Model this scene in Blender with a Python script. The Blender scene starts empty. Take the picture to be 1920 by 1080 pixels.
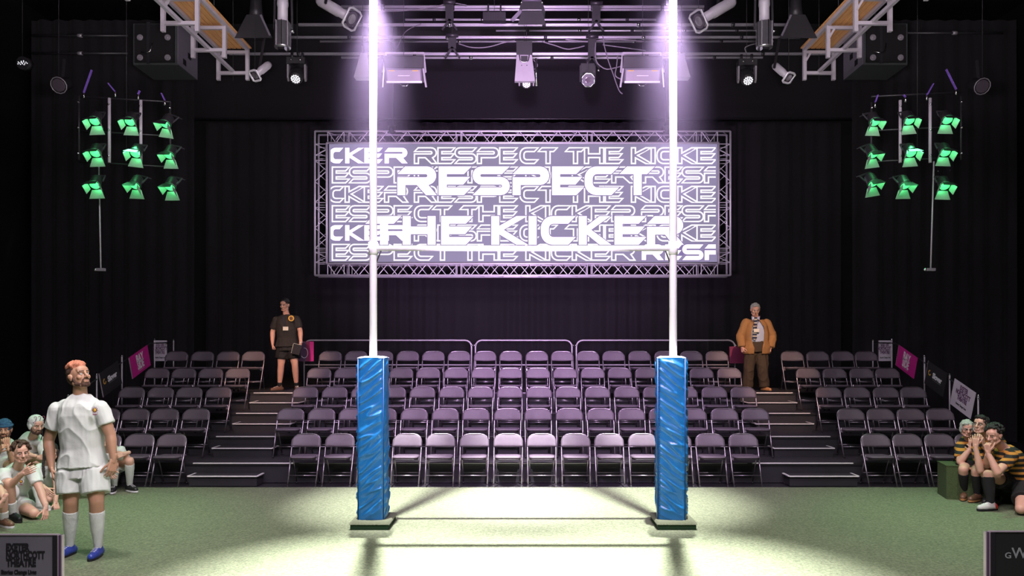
import bpy, bmesh, math, random
from mathutils import Vector, Matrix, noise
from mathutils.geometry import tessellate_polygon
random.seed(7)
R = math.radians
SC = bpy.context.scene
COL = SC.collection

# ---------------------------------------------------------------- camera
F = 1442.0                     # focal length in pixels of a 1920 px wide frame
CH = 2.036                     # eye height
cam_d = bpy.data.cameras.new('camera')
cam_d.sensor_width = 36.0
cam_d.lens = F / 1920.0 * 36.0
cam_d.shift_x = -21.0 / 1920.0
cam_d.shift_y = 110.0 / 1920.0
cam_d.clip_start = 0.1
cam_d.clip_end = 100
cam = bpy.data.objects.new('camera', cam_d)
cam.location = (0, 0, CH)
cam.rotation_euler = (R(90), 0, 0)
COL.objects.link(cam)
SC.camera = cam

# ---------------------------------------------------------------- world, exposure, lights
SC.view_settings.view_transform = 'Standard'
SC.view_settings.look = 'None'
SC.view_settings.gamma = 1.0
SC.view_settings.use_curve_mapping = False
SC.view_settings.exposure = 0.0
w = bpy.data.worlds.new('world')
SC.world = w
w.use_nodes = True
w.node_tree.nodes['Background'].inputs[0].default_value = (0.62, 0.52, 0.72, 1)
w.node_tree.nodes['Background'].inputs[1].default_value = 0.016

def spot(name, loc, target, power, color, size_deg, blend=0.5, radius=0.08):
    d = bpy.data.lights.new(name, 'SPOT')
    d.energy = power; d.color = color
    d.spot_size = R(size_deg); d.spot_blend = blend; d.shadow_soft_size = radius
    o = bpy.data.objects.new(name, d)
    o.location = loc
    o.rotation_euler = (Vector(target) - Vector(loc)).to_track_quat('-Z', 'Y').to_euler()
    COL.objects.link(o)
    return o

def area(name, loc, target, power, color, sx, sy):
    d = bpy.data.lights.new(name, 'AREA')
    d.energy = power; d.color = color; d.shape = 'RECTANGLE'; d.size = sx; d.size_y = sy
    o = bpy.data.objects.new(name, d)
    o.location = loc
    o.rotation_euler = (Vector(target) - Vector(loc)).to_track_quat('-Z', 'Y').to_euler()
    COL.objects.link(o)
    return o

LAV = (0.86, 0.55, 1.0)
WHT = (1.0, 0.95, 0.98)
for s in (-1, 1):
    # bright lamps by the goal posts: one behind the posts raking to the front, one before them raking back
    spot('rear_beam', (s*1.86, 9.66, 6.45), (s*0.95, 6.25, 0), 18500, WHT, 42, 1.0, 0.06)
    spot('front_beam', (s*1.88, 8.08, 9.2), (s*1.0, 10.1, 0), 21000, WHT, 28, 1.0, 0.07)
# lavender wash over the seating
spot('seat_wash', (-1.0, 3.2, 8.2), (-0.8, 11.8, 0.5), 3000, LAV, 40, 1.0, 0.3)
spot('seat_wash', (1.0, 3.2, 8.2), (0.8, 11.8, 0.5), 3000, LAV, 40, 1.0, 0.3)
spot('seat_top', (0, 10.0, 8.3), (0, 12.6, 0.7), 800, LAV, 75, 1.0, 0.25)
spot('side_wash', (-3.5, 4.0, 8.0), (-5.8, 12.6, 0.7), 60, LAV, 50, 1.0, 0.3)
spot('side_wash', (3.5, 4.0, 8.0), (5.8, 12.6, 0.7), 60, LAV, 50, 1.0, 0.3)
# truss, ceiling grid and benches: spots without fixtures, added to brighten them
spot('truss_fill', (0, 7.0, 2.2), (0, 15.8, 4.9), 3800, LAV, 60, 0.8, 0.3)
spot('grid_fill', (0, 3.5, 4.4), (0, 13.5, 8.6), 5200, LAV, 40, 1.0, 0.3)
for s in (-1, 1): spot('bench_fill', (s*1.2, 3.0, 3.2), (s*5.0, 11.6, 6.9), 1500, (1.0, 0.88, 0.96), 32, 0.9, 0.2)
# warm specials on the two standing men on the stairs
spot('special', (-3.3, 6.0, 7.4), (-4.6, 14.3, 1.75), 3000, (1.0, 0.60, 0.40), 13, 0.7, 0.06)
spot('special', (3.3, 6.0, 7.4), (4.4, 14.3, 1.75), 3000, (1.0, 0.62, 0.40), 13, 0.7, 0.06)
for s in (-1, 1): spot('stair_fill', (s*3.4, 5.5, 7.6), (s*4.5, 13.5, 0.85), 2300, (1.0, 0.60, 0.42), 9.5, 0.8, 0.06)  # extra warm spots added to brighten the steps below the men
# key on the player and the watching groups, green side fill
spot('player_key', (-1.0, 4.3, 6.0), (-4.2, 7.6, 1.1), 560, (1.0, 0.86, 0.97), 42, 0.8, 0.15)
spot('group_key', (-1.5, 6.0, 6.4), (-5.9, 9.3, 0.5), 560, (1.0, 0.84, 0.86), 40, 0.8, 0.15)
spot('group_key', (1.9, 5.6, 6.4), (5.9, 9.6, 0.5), 560, (1.0, 0.80, 0.84), 36, 0.8, 0.15)
spot('green_side', (-5.6, 10.9, 5.0), (-5.6, 9.0, 0.3), 430, (0.12, 1.0, 0.34), 62, 0.9, 0.25)
spot('green_side', (5.6, 10.9, 5.0), (5.6, 9.2, 0.3), 430, (0.12, 1.0, 0.34), 62, 0.9, 0.25)
for s in (-1, 1): spot('turf_fill', (s*4.6, 7.0, 8.6), (s*4.9, 8.4, 0), 1500, (0.98, 1.0, 0.9), 62, 1.0, 0.3)  # overhead spots added to lift the dark turf at the sides
area('stage_fill', (0, 2.5, 7.5), (0, 8.8, 0), 620, (1.0, 0.9, 0.97), 7, 1.5)

# ---------------------------------------------------------------- materials
def mat(name, col, rough=0.6, metal=0.0, emit=None, es=0.0, var=0.0, vscale=8.0, bump=0.0, bscale=60.0, spec=0.5, stretch=(1, 1, 1), sheen=0.0, sss=0.0):
    m = bpy.data.materials.new(name); m.use_nodes = True
    nt = m.node_tree; b = nt.nodes['Principled BSDF']
    b.inputs['Base Color'].default_value = (*col, 1)
    b.inputs['Roughness'].default_value = rough
    b.inputs['Metallic'].default_value = metal
    b.inputs['Specular IOR Level'].default_value = spec
    if sheen: b.inputs['Sheen Weight'].default_value = sheen
    if sss:
        b.inputs['Subsurface Weight'].default_value = sss
        b.inputs['Subsurface Radius'].default_value = (0.012, 0.005, 0.003)
        b.inputs['Subsurface Scale'].default_value = 1.0
    if emit:
        b.inputs['Emission Color'].default_value = (*emit, 1)
        b.inputs['Emission Strength'].default_value = es
    tc = nt.nodes.new('ShaderNodeTexCoord'); mp = nt.nodes.new('ShaderNodeMapping')
    mp.inputs['Scale'].default_value = stretch
    nt.links.new(tc.outputs['Object'], mp.inputs['Vector'])
    n1 = nt.nodes.new('ShaderNodeTexNoise'); n1.inputs['Scale'].default_value = vscale; n1.inputs['Detail'].default_value = 4
    nt.links.new(mp.outputs[0], n1.inputs['Vector'])
    if var > 0:
        mx = nt.nodes.new('ShaderNodeMix'); mx.data_type = 'RGBA'
        mx.inputs['A'].default_value = (*[c*(1-var) for c in col], 1)
        mx.inputs['B'].default_value = (*[min(1, c*(1+var)) for c in col], 1)
        nt.links.new(n1.outputs['Fac'], mx.inputs['Factor'])
        nt.links.new(mx.outputs['Result'], b.inputs['Base Color'])
    if bump > 0:
        n2 = nt.nodes.new('ShaderNodeTexNoise'); n2.inputs['Scale'].default_value = bscale; n2.inputs['Detail'].default_value = 3
        nt.links.new(mp.outputs[0], n2.inputs['Vector'])
        bp = nt.nodes.new('ShaderNodeBump'); bp.inputs['Strength'].default_value = bump; bp.inputs['Distance'].default_value = 0.01
        nt.links.new(n2.outputs['Fac'], bp.inputs['Height'])
        nt.links.new(bp.outputs[0], b.inputs['Normal'])
    return m

def hoop_mat(name, c1, c2, scale, rough=0.8):
    """horizontal hoops knitted into a shirt"""
    m = mat(name, c1, rough, bump=0.2, bscale=300); nt = m.node_tree; b = nt.nodes['Principled BSDF']
    tc = nt.nodes.new('ShaderNodeTexCoord'); wv = nt.nodes.new('ShaderNodeTexWave')
    wv.wave_type = 'BANDS'; wv.bands_direction = 'Z'
    wv.inputs['Scale'].default_value = scale; wv.inputs['Distortion'].default_value = 1.4; wv.inputs['Detail'].default_value = 1
    wv.inputs['Detail Scale'].default_value = 0.6
    cr = nt.nodes.new('ShaderNodeValToRGB'); cr.color_ramp.interpolation = 'CONSTANT'
    cr.color_ramp.elements[0].color = (*c1, 1); cr.color_ramp.elements[1].color = (*c2, 1); cr.color_ramp.elements[1].position = 0.60
    nt.links.new(tc.outputs['Object'], wv.inputs['Vector']); nt.links.new(wv.outputs['Fac'], cr.inputs[0])
    nt.links.new(cr.outputs[0], b.inputs['Base Color'])
    return m

M = {}
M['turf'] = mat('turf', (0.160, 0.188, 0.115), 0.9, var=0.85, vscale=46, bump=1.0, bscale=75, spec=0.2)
M['black_floor'] = mat('black_floor', (0.022, 0.019, 0.025), 0.45, var=0.3, vscale=5, bump=0.1, bscale=40)
M['black_deck'] = mat('black_deck', (0.03, 0.026, 0.033), 0.6, var=0.35, vscale=9, bump=0.2, bscale=80)
M['black_riser'] = mat('black_riser', (0.02, 0.018, 0.024), 0.7, var=0.3, vscale=6)
M['drape'] = mat('drape', (0.008, 0.0062, 0.0095), 0.95, var=0.4, vscale=3, stretch=(1, 1, 0.15), sheen=0.04)
M['border_cloth'] = mat('border_cloth', (0.0042, 0.003, 0.0052), 0.95)
M['black'] = mat('black', (0.006, 0.0055, 0.0065), 0.55, var=0.3)
M['black_paint'] = mat('black_paint', (0.02, 0.018, 0.022), 0.4, var=0.25)
M['nosing'] = mat('nosing', (0.78, 0.74, 0.76), 0.35, var=0.15, vscale=20)
M['seat_vinyl'] = mat('seat_vinyl', (0.120, 0.094, 0.122), 0.55, var=0.12, vscale=30, bump=0.15, bscale=220)
M['seat_dark'] = mat('seat_dark', (0.03, 0.027, 0.032), 0.5)
M['chair_metal'] = mat('chair_metal', (0.30, 0.26, 0.31), 0.30, 0.9, var=0.1)
M['rubber'] = mat('rubber', (0.015, 0.015, 0.016), 0.8)
M['pad_blue'] = mat('pad_blue', (0.012, 0.145, 0.37), 0.30, var=0.15, vscale=12, bump=0.1, bscale=60)
M['pad_piping'] = mat('pad_piping', (0.006, 0.035, 0.14), 0.5)
M['foam'] = mat('foam', (0.78, 0.76, 0.80), 0.8, var=0.1)
M['post_white'] = mat('post_white', (0.86, 0.84, 0.88), 0.35, var=0.04)
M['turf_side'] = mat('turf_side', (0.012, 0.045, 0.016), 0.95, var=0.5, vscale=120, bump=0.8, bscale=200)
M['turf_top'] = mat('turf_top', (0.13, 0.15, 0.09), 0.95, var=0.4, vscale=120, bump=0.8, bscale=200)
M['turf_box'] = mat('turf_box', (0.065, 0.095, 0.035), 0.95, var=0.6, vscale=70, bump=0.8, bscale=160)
M['alu'] = mat('alu', (0.78, 0.74, 0.82), 0.42, 0.35, var=0.1, vscale=15)
M['pipe'] = mat('pipe', (0.62, 0.58, 0.66), 0.40, 0.5, var=0.2, vscale=6, stretch=(0.3, 1, 1))
M['lilac_steel'] = mat('lilac_steel', (0.50, 0.45, 0.52), 0.45, 0.1, var=0.1, vscale=12)
M['wood'] = mat('wood', (0.78, 0.38, 0.15), 0.5, var=0.35, vscale=7, stretch=(9, 0.7, 9), bump=0.1)
M['lamp_grey'] = mat('lamp_grey', (0.30, 0.27, 0.31), 0.4, 0.3, var=0.1)
M['lamp_dark'] = mat('lamp_dark', (0.026, 0.024, 0.029), 0.42, 0.2, var=0.2)
M['cabinet'] = mat('cabinet', (0.045, 0.05, 0.052), 0.6, var=0.2, vscale=30, bump=0.3, bscale=150)
M['cabinet_side'] = mat('cabinet_side', (0.14, 0.12, 0.16), 0.6, var=0.15, vscale=20)
M['brushed'] = mat('brushed', (0.50, 0.48, 0.53), 0.30, 0.9, var=0.15, vscale=20)
M['chrome'] = mat('chrome', (0.8, 0.78, 0.82), 0.15, 1.0)
M['lens'] = mat('lens', (0.55, 0.53, 0.58), 0.12, 0.6, var=0.2, vscale=60)
M['lens_dark'] = mat('lens_dark', (0.09, 0.07, 0.09), 0.08, 0.2)
M['sling'] = mat('sling', (0.16, 0.07, 0.42), 0.7, var=0.2, vscale=40)
M['cable'] = mat('cable', (0.16, 0.14, 0.17), 0.5)
M['green_glow'] = mat('green_glow', (0.05, 0.3, 0.1), 0.4, emit=(0.12, 1.0, 0.32), es=0.9)
M['green_metal'] = mat('green_metal', (0.30, 0.32, 0.30), 0.4, 0.2)
M['flare'] = mat('flare', (1, 1, 1), 0.3, emit=(1.0, 0.9, 1.0), es=60)
M['led'] = mat('led', (0.5, 0.5, 0.5), 0.3, emit=(0.85, 0.85, 0.9), es=1.0)
M['screen'] = None
M['white_board'] = mat('white_board', (0.62, 0.56, 0.66), 0.5, var=0.04)
M['pink_board'] = mat('pink_board', (0.62, 0.02, 0.28), 0.5, var=0.06)
M['maroon_board'] = mat('maroon_board', (0.26, 0.03, 0.10), 0.5, var=0.1)
M['dark_board'] = mat('dark_board', (0.018, 0.018, 0.021), 0.45)
M['grey_panel'] = mat('grey_panel', (0.17, 0.16, 0.20), 0.42, var=0.3, vscale=1.6)
M['ink'] = mat('ink', (0.012, 0.01, 0.016), 0.6)
M['ink_violet'] = mat('ink_violet', (0.10, 0.02, 0.10), 0.6)
M['ink_white'] = mat('ink_white', (0.82, 0.80, 0.84), 0.6)
M['ink_grey'] = mat('ink_grey', (0.32, 0.34, 0.36), 0.5)
M['ink_gold'] = mat('ink_gold', (0.75, 0.42, 0.07), 0.5)
M['panel_edge'] = mat('panel_edge', (0.40, 0.33, 0.39), 0.3, 0.2)
M['panel_violet'] = mat('panel_violet', (0.10, 0.05, 0.12), 0.5)
# people
M['skin_fair'] = mat('skin_fair', (0.62, 0.36, 0.27), 0.5, var=0.12, vscale=14, sss=0.15)
M['skin_tan'] = mat('skin_tan', (0.43, 0.235, 0.15), 0.5, var=0.12, vscale=14, sss=0.15)
M['skin_pink'] = mat('skin_pink', (0.66, 0.36, 0.28), 0.5, var=0.12, vscale=14, sss=0.15)
M['skin_warm'] = mat('skin_warm', (0.50, 0.27, 0.17), 0.5, var=0.12, vscale=14, sss=0.15)
M['eye_white'] = mat('eye_white', (0.75, 0.72, 0.70), 0.2)
M['iris'] = mat('iris', (0.03, 0.02, 0.015), 0.15)
M['lips'] = mat('lips', (0.40, 0.17, 0.14), 0.45)
M['beard'] = mat('beard', (0.075, 0.035, 0.022), 0.85, var=0.5, vscale=140, bump=0.6, bscale=260)
M['hair_ginger'] = mat('hair_ginger', (0.52, 0.19, 0.11), 0.7, var=0.5, vscale=70, bump=0.7, bscale=160)
M['hair_brown'] = mat('hair_brown', (0.055, 0.026, 0.014), 0.65, var=0.5, vscale=90, bump=0.7, bscale=160)
M['hair_black'] = mat('hair_black', (0.014, 0.012, 0.012), 0.6, var=0.5, vscale=90, bump=0.7, bscale=160)
M['hair_grey'] = mat('hair_grey', (0.42, 0.42, 0.40), 0.7, var=0.4, vscale=90, bump=0.7, bscale=160)
M['tee_white'] = mat('tee_white', (0.60, 0.63, 0.60), 0.85, var=0.05, vscale=6, bump=0.25, bscale=18)
M['tee_black'] = mat('tee_black', (0.022, 0.018, 0.018), 0.85, var=0.2, bump=0.25, bscale=18)
M['short_black'] = mat('short_black', (0.010, 0.009, 0.010), 0.8, bump=0.2, bscale=20)
M['sock_white'] = mat('sock_white', (0.68, 0.70, 0.68), 0.9, var=0.05, bump=0.3, bscale=120)
M['sock_black'] = mat('sock_black', (0.012, 0.012, 0.013), 0.9)
M['boot_blue'] = mat('boot_blue', (0.03, 0.055, 0.32), 0.35, var=0.25, vscale=14)
M['shoe_black'] = mat('shoe_black', (0.012, 0.012, 0.014), 0.45)
M['shoe_white'] = mat('shoe_white', (0.62, 0.60, 0.60), 0.5)
M['shoe_brown'] = mat('shoe_brown', (0.16, 0.08, 0.05), 0.45, var=0.3)
M['shoe_tan'] = mat('shoe_tan', (0.46, 0.22, 0.09), 0.4)
M['shoe_red'] = mat('shoe_red', (0.55, 0.03, 0.03), 0.5)
M['blazer'] = mat('blazer', (0.34, 0.165, 0.058), 0.85, var=0.12, vscale=30, bump=0.3, bscale=200)
M['shirt_blue'] = mat('shirt_blue', (0.46, 0.50, 0.66), 0.8, var=0.06, bump=0.2, bscale=30)
M['trouser'] = mat('trouser', (0.055, 0.034, 0.020), 0.85, var=0.15, bump=0.3, bscale=25)
M['tie'] = hoop_mat('tie', (0.02, 0.025, 0.06), (0.55, 0.5, 0.4), 5.0)
M['amber_hoops'] = hoop_mat('amber_hoops', (0.014, 0.012, 0.012), (0.52, 0.21, 0.035), 4.6)
M['beanie'] = mat('beanie', (0.02, 0.075, 0.15), 0.9, var=0.4, vscale=50, bump=0.8, bscale=110)
M['paper'] = mat('paper', (0.75, 0.70, 0.62), 0.6)

# ---------------------------------------------------------------- helpers
def W(px, py, d):
    """world point seen at photograph pixel (px, py) at distance d from the camera plane"""
    return Vector(((px - 981.0) * d / F, d, CH - (py - 650.0) * d / F))

def tag(o, label=None, cat=None, group=None, kind=None):
    if label: o['label'] = label
    if cat: o['category'] = cat
    if group: o['group'] = group
    if kind: o['kind'] = kind
    return o

def empty(name, loc, label, cat, group=None, rz=0.0):
    o = bpy.data.objects.new(name, None)
    o.empty_display_size = 0.1
    o.location = loc; o.rotation_euler = (0, 0, rz)
    COL.objects.link(o)
    return tag(o, label, cat, group)

def copy_tree(o, parent=None):
    c = o.copy(); COL.objects.link(c)
    if parent: c.parent = parent
    for ch in o.children: copy_tree(ch, c)
    return c

def frame_of(d):
    d = d.normalized()
    a = Vector((0, 0, 1)) if abs(d.z) < 0.9 else Vector((1, 0, 0))
    u = d.cross(a).normalized()
    return u, d.cross(u).normalized()

class MB:
    def __init__(s, off=(0, 0, 0)):
        s.v = []; s.f = []; s.sm = []; s.off = Vector(off)
    def add(s, vs, fs, smooth=False):
        n = len(s.v)
        s.v += [Vector(p) - s.off for p in vs]
        s.f += [tuple(i + n for i in f) for f in fs]
        s.sm += [smooth] * len(fs) if isinstance(smooth, bool) else list(smooth)
        return s
    def box(s, c, size, rot=None):
        c = Vector(c); hx, hy, hz = [x / 2 for x in size]
        vs = [Vector((x, y, z)) for x in (-hx, hx) for y in (-hy, hy) for z in (-hz, hz)]
        if rot is not None: vs = [rot @ p for p in vs]
        return s.add([p + c for p in vs], [(0, 1, 3, 2), (4, 6, 7, 5), (0, 4, 5, 1), (2, 3, 7, 6), (0, 2, 6, 4), (1, 5, 7, 3)])
    def bar(s, a, b, wx, wy, up=(0, 0, 1)):
        """rectangular bar from a to b"""
        a = Vector(a); b = Vector(b); d = (b - a).normalized(); up = Vector(up)
        u = d.cross(up)
        if u.length < 1e-4: u = d.cross(Vector((0, 1, 0)))
        u.normalize(); v = u.cross(d).normalized()
        vs = []
        for p in (a, b):
            for (i, j) in ((-1, -1), (1, -1), (1, 1), (-1, 1)):
                vs.append(p + u * i * wx / 2 + v * j * wy / 2)
        return s.add(vs, [(3, 2, 1, 0), (4, 5, 6, 7), (0, 1, 5, 4), (1, 2, 6, 5), (2, 3, 7, 6), (3, 0, 4, 7)])
    def cyl(s, a, b, ra, rb=None, n=12, caps=True):
        a = Vector(a); b = Vector(b); rb = ra if rb is None else rb
        u, v = frame_of(b - a)
        vs = []
        for p, r in ((a, ra), (b, rb)):
            vs += [p + (u * math.cos(2*math.pi*i/n) + v * math.sin(2*math.pi*i/n)) * r for i in range(n)]
        fs = [(i, (i+1) % n, n + (i+1) % n, n + i) for i in range(n)]; sm = [True] * n
        if caps: fs += [tuple(range(n-1, -1, -1)), tuple(range(n, 2*n))]; sm += [False, False]
        return s.add(vs, fs, sm)
    def tube(s, pts, r, n=8, closed=False):
        pts = [Vector(p) for p in pts]; m = len(pts)
        rings = []; u = None
        for i, p in enumerate(pts):
            if closed: d = pts[(i+1) % m] - pts[i-1]
            else: d = pts[min(i+1, m-1)] - pts[max(i-1, 0)]
            d.normalize()
            if u is None: u, v = frame_of(d)
            else:
                u = (u - d * u.dot(d)).normalized(); v = d.cross(u).normalized()
            rings.append([p + (u * math.cos(2*math.pi*k/n) + v * math.sin(2*math.pi*k/n)) * r for k in range(n)])
        vs = [q for ring in rings for q in ring]; fs = []
        for i in range(m if closed else m-1):
            j = (i+1) % m
            for k in range(n): fs.append((i*n+k, i*n+(k+1) % n, j*n+(k+1) % n, j*n+k))
        sm = [True] * len(fs)
        if not closed:
            fs += [tuple(range(n-1, -1, -1)), tuple(range((m-1)*n, m*n))]; sm += [False, False]
        return s.add(vs, fs, sm)
    def lathe(s, c, axis, prof, n=20):
        """profile of (height along axis, radius)"""
        c = Vector(c); axis = Vector(axis).normalized(); u, v = frame_of(axis)
        vs = []
        for h, r in prof:
            vs += [c + axis*h + (u*math.cos(2*math.pi*i/n) + v*math.sin(2*math.pi*i/n))*max(r, 1e-4) for i in range(n)]
        fs = []
        for j in range(len(prof)-1):
            fs += [(j*n+i, j*n+(i+1) % n, (j+1)*n+(i+1) % n, (j+1)*n+i) for i in range(n)]
        sm = [True]*len(fs)
        fs += [tuple(range(n-1, -1, -1)), tuple(range((len(prof)-1)*n, len(prof)*n))]; sm += [False, False]
        return s.add(vs, fs, sm)
    def ell(s, c, r, rot=None, nu=12, nv=8):
        c = Vector(c); r = (r, r, r) if isinstance(r, (int, float)) else r
        vs = [Vector((0, 0, r[2]))]
        for j in range(1, nv):
            t = math.pi*j/nv
            for i in range(nu):
                a = 2*math.pi*i/nu
                vs.append(Vector((r[0]*math.sin(t)*math.cos(a), r[1]*math.sin(t)*math.sin(a), r[2]*math.cos(t))))
        vs.append(Vector((0, 0, -r[2])))
        fs = [(0, 1+i, 1+(i+1) % nu) for i in range(nu)]
        for j in range(nv-2):
            for i in range(nu):
                a = 1+j*nu+i; b = 1+j*nu+(i+1) % nu
                fs.append((a, a+nu, b+nu, b))
        l = len(vs)-1; base = 1+(nv-2)*nu
        fs += [(base+(i+1) % nu, base+i, l) for i in range(nu)]
        if rot is not None: vs = [rot @ p for p in vs]
        return s.add([p+c for p in vs], fs, True)
    def cap(s, a, b, ra, rb=None, n=14, ra_round=True, rb_round=True):
        """tapered limb piece with rounded ends"""
        rb = ra if rb is None else rb
        a = Vector(a); b = Vector(b)
        s.cyl(a, b, ra, rb, n)
        if ra_round: s.ell(a, ra*0.995, nu=n)
        if rb_round: s.ell(b, rb*0.995, nu=n)
        return s
    def loft(s, secs, n=24, e=2.4):
        """secs: (centre, lateral vec, front vec, rx, ry)"""
        vs = []
        for c, lx, fy, rx, ry in secs:
            for i in range(n):
                a = 2*math.pi*i/n; ca, sa = math.cos(a), math.sin(a)
                x = math.copysign(abs(ca)**(2/e), ca)*rx; y = math.copysign(abs(sa)**(2/e), sa)*ry
                vs.append(Vector(c) + lx*x + fy*y)
        fs = []
        for j in range(len(secs)-1):
            fs += [(j*n+i, j*n+(i+1) % n, (j+1)*n+(i+1) % n, (j+1)*n+i) for i in range(n)]
        fs += [tuple(range(n-1, -1, -1)), tuple(range((len(secs)-1)*n, len(secs)*n))]
        return s.add(vs, fs, True)
    def prism(s, poly, a, b, ux, uy):
        """2-D polygon swept from a to b; ux, uy are the plane's axes"""
        n = len(poly); ux = Vector(ux); uy = Vector(uy)
        vs = [Vector(p) + ux*x + uy*y for p in (a, b) for x, y in poly]
        return s.add(vs, [tuple(range(n-1, -1, -1)), tuple(range(n, 2*n))] + [(i, (i+1) % n, n+(i+1) % n, n+i) for i in range(n)])
    def mesh(s, name, m):
        me = bpy.data.meshes.new(name)
        me.from_pydata([tuple(p) for p in s.v], [], s.f)
        if m: me.materials.append(m)
        me.polygons.foreach_set('use_smooth', s.sm)
        bm = bmesh.new(); bm.from_mesh(me)
        bmesh.ops.recalc_face_normals(bm, faces=bm.faces)
        bm.to_mesh(me); bm.free()
        return me
    def build(s, name, m, parent=None, label=None, loc=None):
        o = bpy.data.objects.new(name, s.mesh(name, m))
        COL.objects.link(o)
        if parent: o.parent = parent
        if loc is not None: o.location = loc
        if label: o['label'] = label
        return o

def inst(name, me, parent=None, loc=(0, 0, 0), rot=(0, 0, 0), scale=(1, 1, 1)):
    o = bpy.data.objects.new(name, me); COL.objects.link(o)
    if parent: o.parent = parent
    o.location = loc; o.rotation_euler = rot; o.scale = scale
    return o

def text_mesh(body, size, m, bold=0.0, xs=1.0, depth=0.0008, align='CENTER', line=1.0):
    cu = bpy.data.curves.new('lettering', 'FONT'); cu.body = body; cu.size = size
    cu.extrude = depth; cu.offset = bold; cu.align_x = align; cu.align_y = 'CENTER'; cu.resolution_u = 3; cu.space_line = line
    o = bpy.data.objects.new('lettering', cu); COL.objects.link(o)
    dg = bpy.context.evaluated_depsgraph_get()
    me = bpy.data.meshes.new_from_object(o.evaluated_get(dg)); me.name = 'lettering'
    bpy.data.objects.remove(o); bpy.data.curves.remove(cu)
    for v in me.vertices: v.co.x *= xs
    me.materials.clear(); me.materials.append(m)
    return me
# ================================================================ the setting
def slab(name, c, size, m, kind='structure'):
    return tag(MB().box((0, 0, 0), size).build(name, m, loc=c), kind=kind)

slab('floor', (0, 5.55, -0.06), (24, 37, 0.10), M['black_floor'])
slab('ceiling', (0, 7, 9.6), (24, 24, 0.1), M['black'])
slab('wall_back', (0, 18.0, 4.8), (24, 0.2, 9.8), M['black'])
slab('wall_left', (-11, 8, 4.8), (0.2, 20, 9.8), M['black'])
slab('wall_right', (11, 8, 4.8), (0.2, 20, 9.8), M['black'])
# artificial turf laid on the stage floor, its cut edge a little proud
g = MB()
nx = 60
xs = [-9.0 + 18.0*i/nx for i in range(nx+1)]
edge = [11.07 + 0.006*math.sin(i*2.3) + 0.004*math.sin(i*5.1) for i in range(nx+1)]
vs = [(x, 1.0, 0.012) for x in xs] + [(x, e, 0.012) for x, e in zip(xs, edge)] + [(x, e+0.004, -0.009) for x, e in zip(xs, edge)]
n = nx+1
g.add(vs, [(i, i+1, n+i+1, n+i) for i in range(nx)] + [(n+i, n+i+1, 2*n+i+1, 2*n+i) for i in range(nx)])
tag(g.build('artificial_turf', M['turf']), 'green artificial turf pitch covering the stage floor, brightly lit at its middle', 'turf')

# pleated black drapes: back and both sides
def drape(name, x0, x1, y, z0, z1, label, axis='x', amp=0.07, pitch=0.33, seed=0):
    mb = MB(); nseg = int(abs(x1-x0)/pitch*10); rows = 6
    for j in range(rows+1):
        t = j/rows; z = z0+(z1-z0)*t
        for i in range(nseg+1):
            s = x0+(x1-x0)*i/nseg
            ph = s*2*math.pi/pitch + 1.7*noise.noise((s*0.8, seed, 0.2))*3
            a = amp*(0.65+0.5*noise.noise((s*0.5, z*0.3, seed+3.0)))*(1.15-0.4*t)
            dd = math.sin(ph)*a
            mb.v.append(Vector((s, y+dd, z)) if axis == 'x' else Vector((y+dd, s, z)))
    mb.f = [(j*(nseg+1)+i, j*(nseg+1)+i+1, (j+1)*(nseg+1)+i+1, (j+1)*(nseg+1)+i) for j in range(rows) for i in range(nseg)]
    mb.sm = [True]*len(mb.f)
    return tag(mb.build(name, M['drape']), label, 'curtain')
drape('stage_curtain', -7.1, 7.1, 17.2, 0.02, 7.05, 'black pleated stage curtain hung across the back behind the lettered screen')
drape('stage_curtain', -10.5, -7.0, 16.4, 0.0, 9.0, 'black side curtain at the back beyond the left seating', seed=4)
drape('stage_curtain', 7.0, 10.5, 16.4, 0.0, 9.0, 'black side curtain at the back beyond the right seating', seed=6)
b = MB(); b.box((0, 16.9, 7.9), (14.6, 0.05, 1.75))
tag(b.build('border_curtain', M['border_cloth']), 'flat black border curtain above the back drape, behind the lighting pipes', 'curtain')
b = MB(); b.cyl((-7.2, 16.86, 7.03), (7.2, 16.86, 7.03), 0.018)
tag(b.build('curtain_rail', M['black_paint']), 'thin black curtain rail along the lower hem of the border', 'rail')

# ================================================================ raked seating
RISE = 0.2985
EDGE = [11.5 + 0.86*k for k in range(5)]            # front edges of tiers 1..4 (index 0..3)
TOPZ = [RISE*(k+1) for k in range(4)]
ordn = ['lowest', 'second', 'third', 'top']
for k in range(4):
    z = TOPZ[k]; y0 = EDGE[k]; y1 = EDGE[k+1] if k < 3 else 15.75
    t = empty('seating_tier', (0, y0, 0), 'long black %s seating tier with pale front edge, under the %s row of chairs' % (ordn[k], ['second', 'third', 'fourth', 'back'][k]), 'platform', 'raked seating tiers')
    o = Vector((0, y0, 0))
    # deck boards, 2.4 m units with a fine joint
    for i in range(6):
        xa = -7.05 + 14.1*i/6; xb = xa + 14.1/6 - 0.006
        MB(o).box(((xa+xb)/2, (y0+y1)/2, z-0.02), (xb-xa, y1-y0-0.004, 0.04)).build('deck_panel', M['black_deck'], t)
    MB(o).box((0, y0+0.035, z/2-0.02), (14.1, 0.03, z-0.04)).build('fascia', M['black_riser'], t)
    MB(o).box((0, y0-0.004, z-0.012), (14.1, 0.008, 0.024)).build('front_rail', M['lamp_dark'], t)
    # bright nosings across the two aisles
    for s in (-1, 1):
        xo, xi = [(4.93, 3.42), (4.93, 3.98), (4.93, 4.22), (4.93, 4.08)][k]
        MB(o).box((s*(xo+xi)/2, y0-0.006, z-0.004), (xo-xi, 0.03, 0.014)).build('nosing', M['nosing'], t)
        xi2 = 4.9 
        MB(o).box((0, y0-0.006, z-0.004), (6.7, 0.012, 0.008)).build('nosing', M['chair_metal'], t) if s == 1 else None

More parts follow.
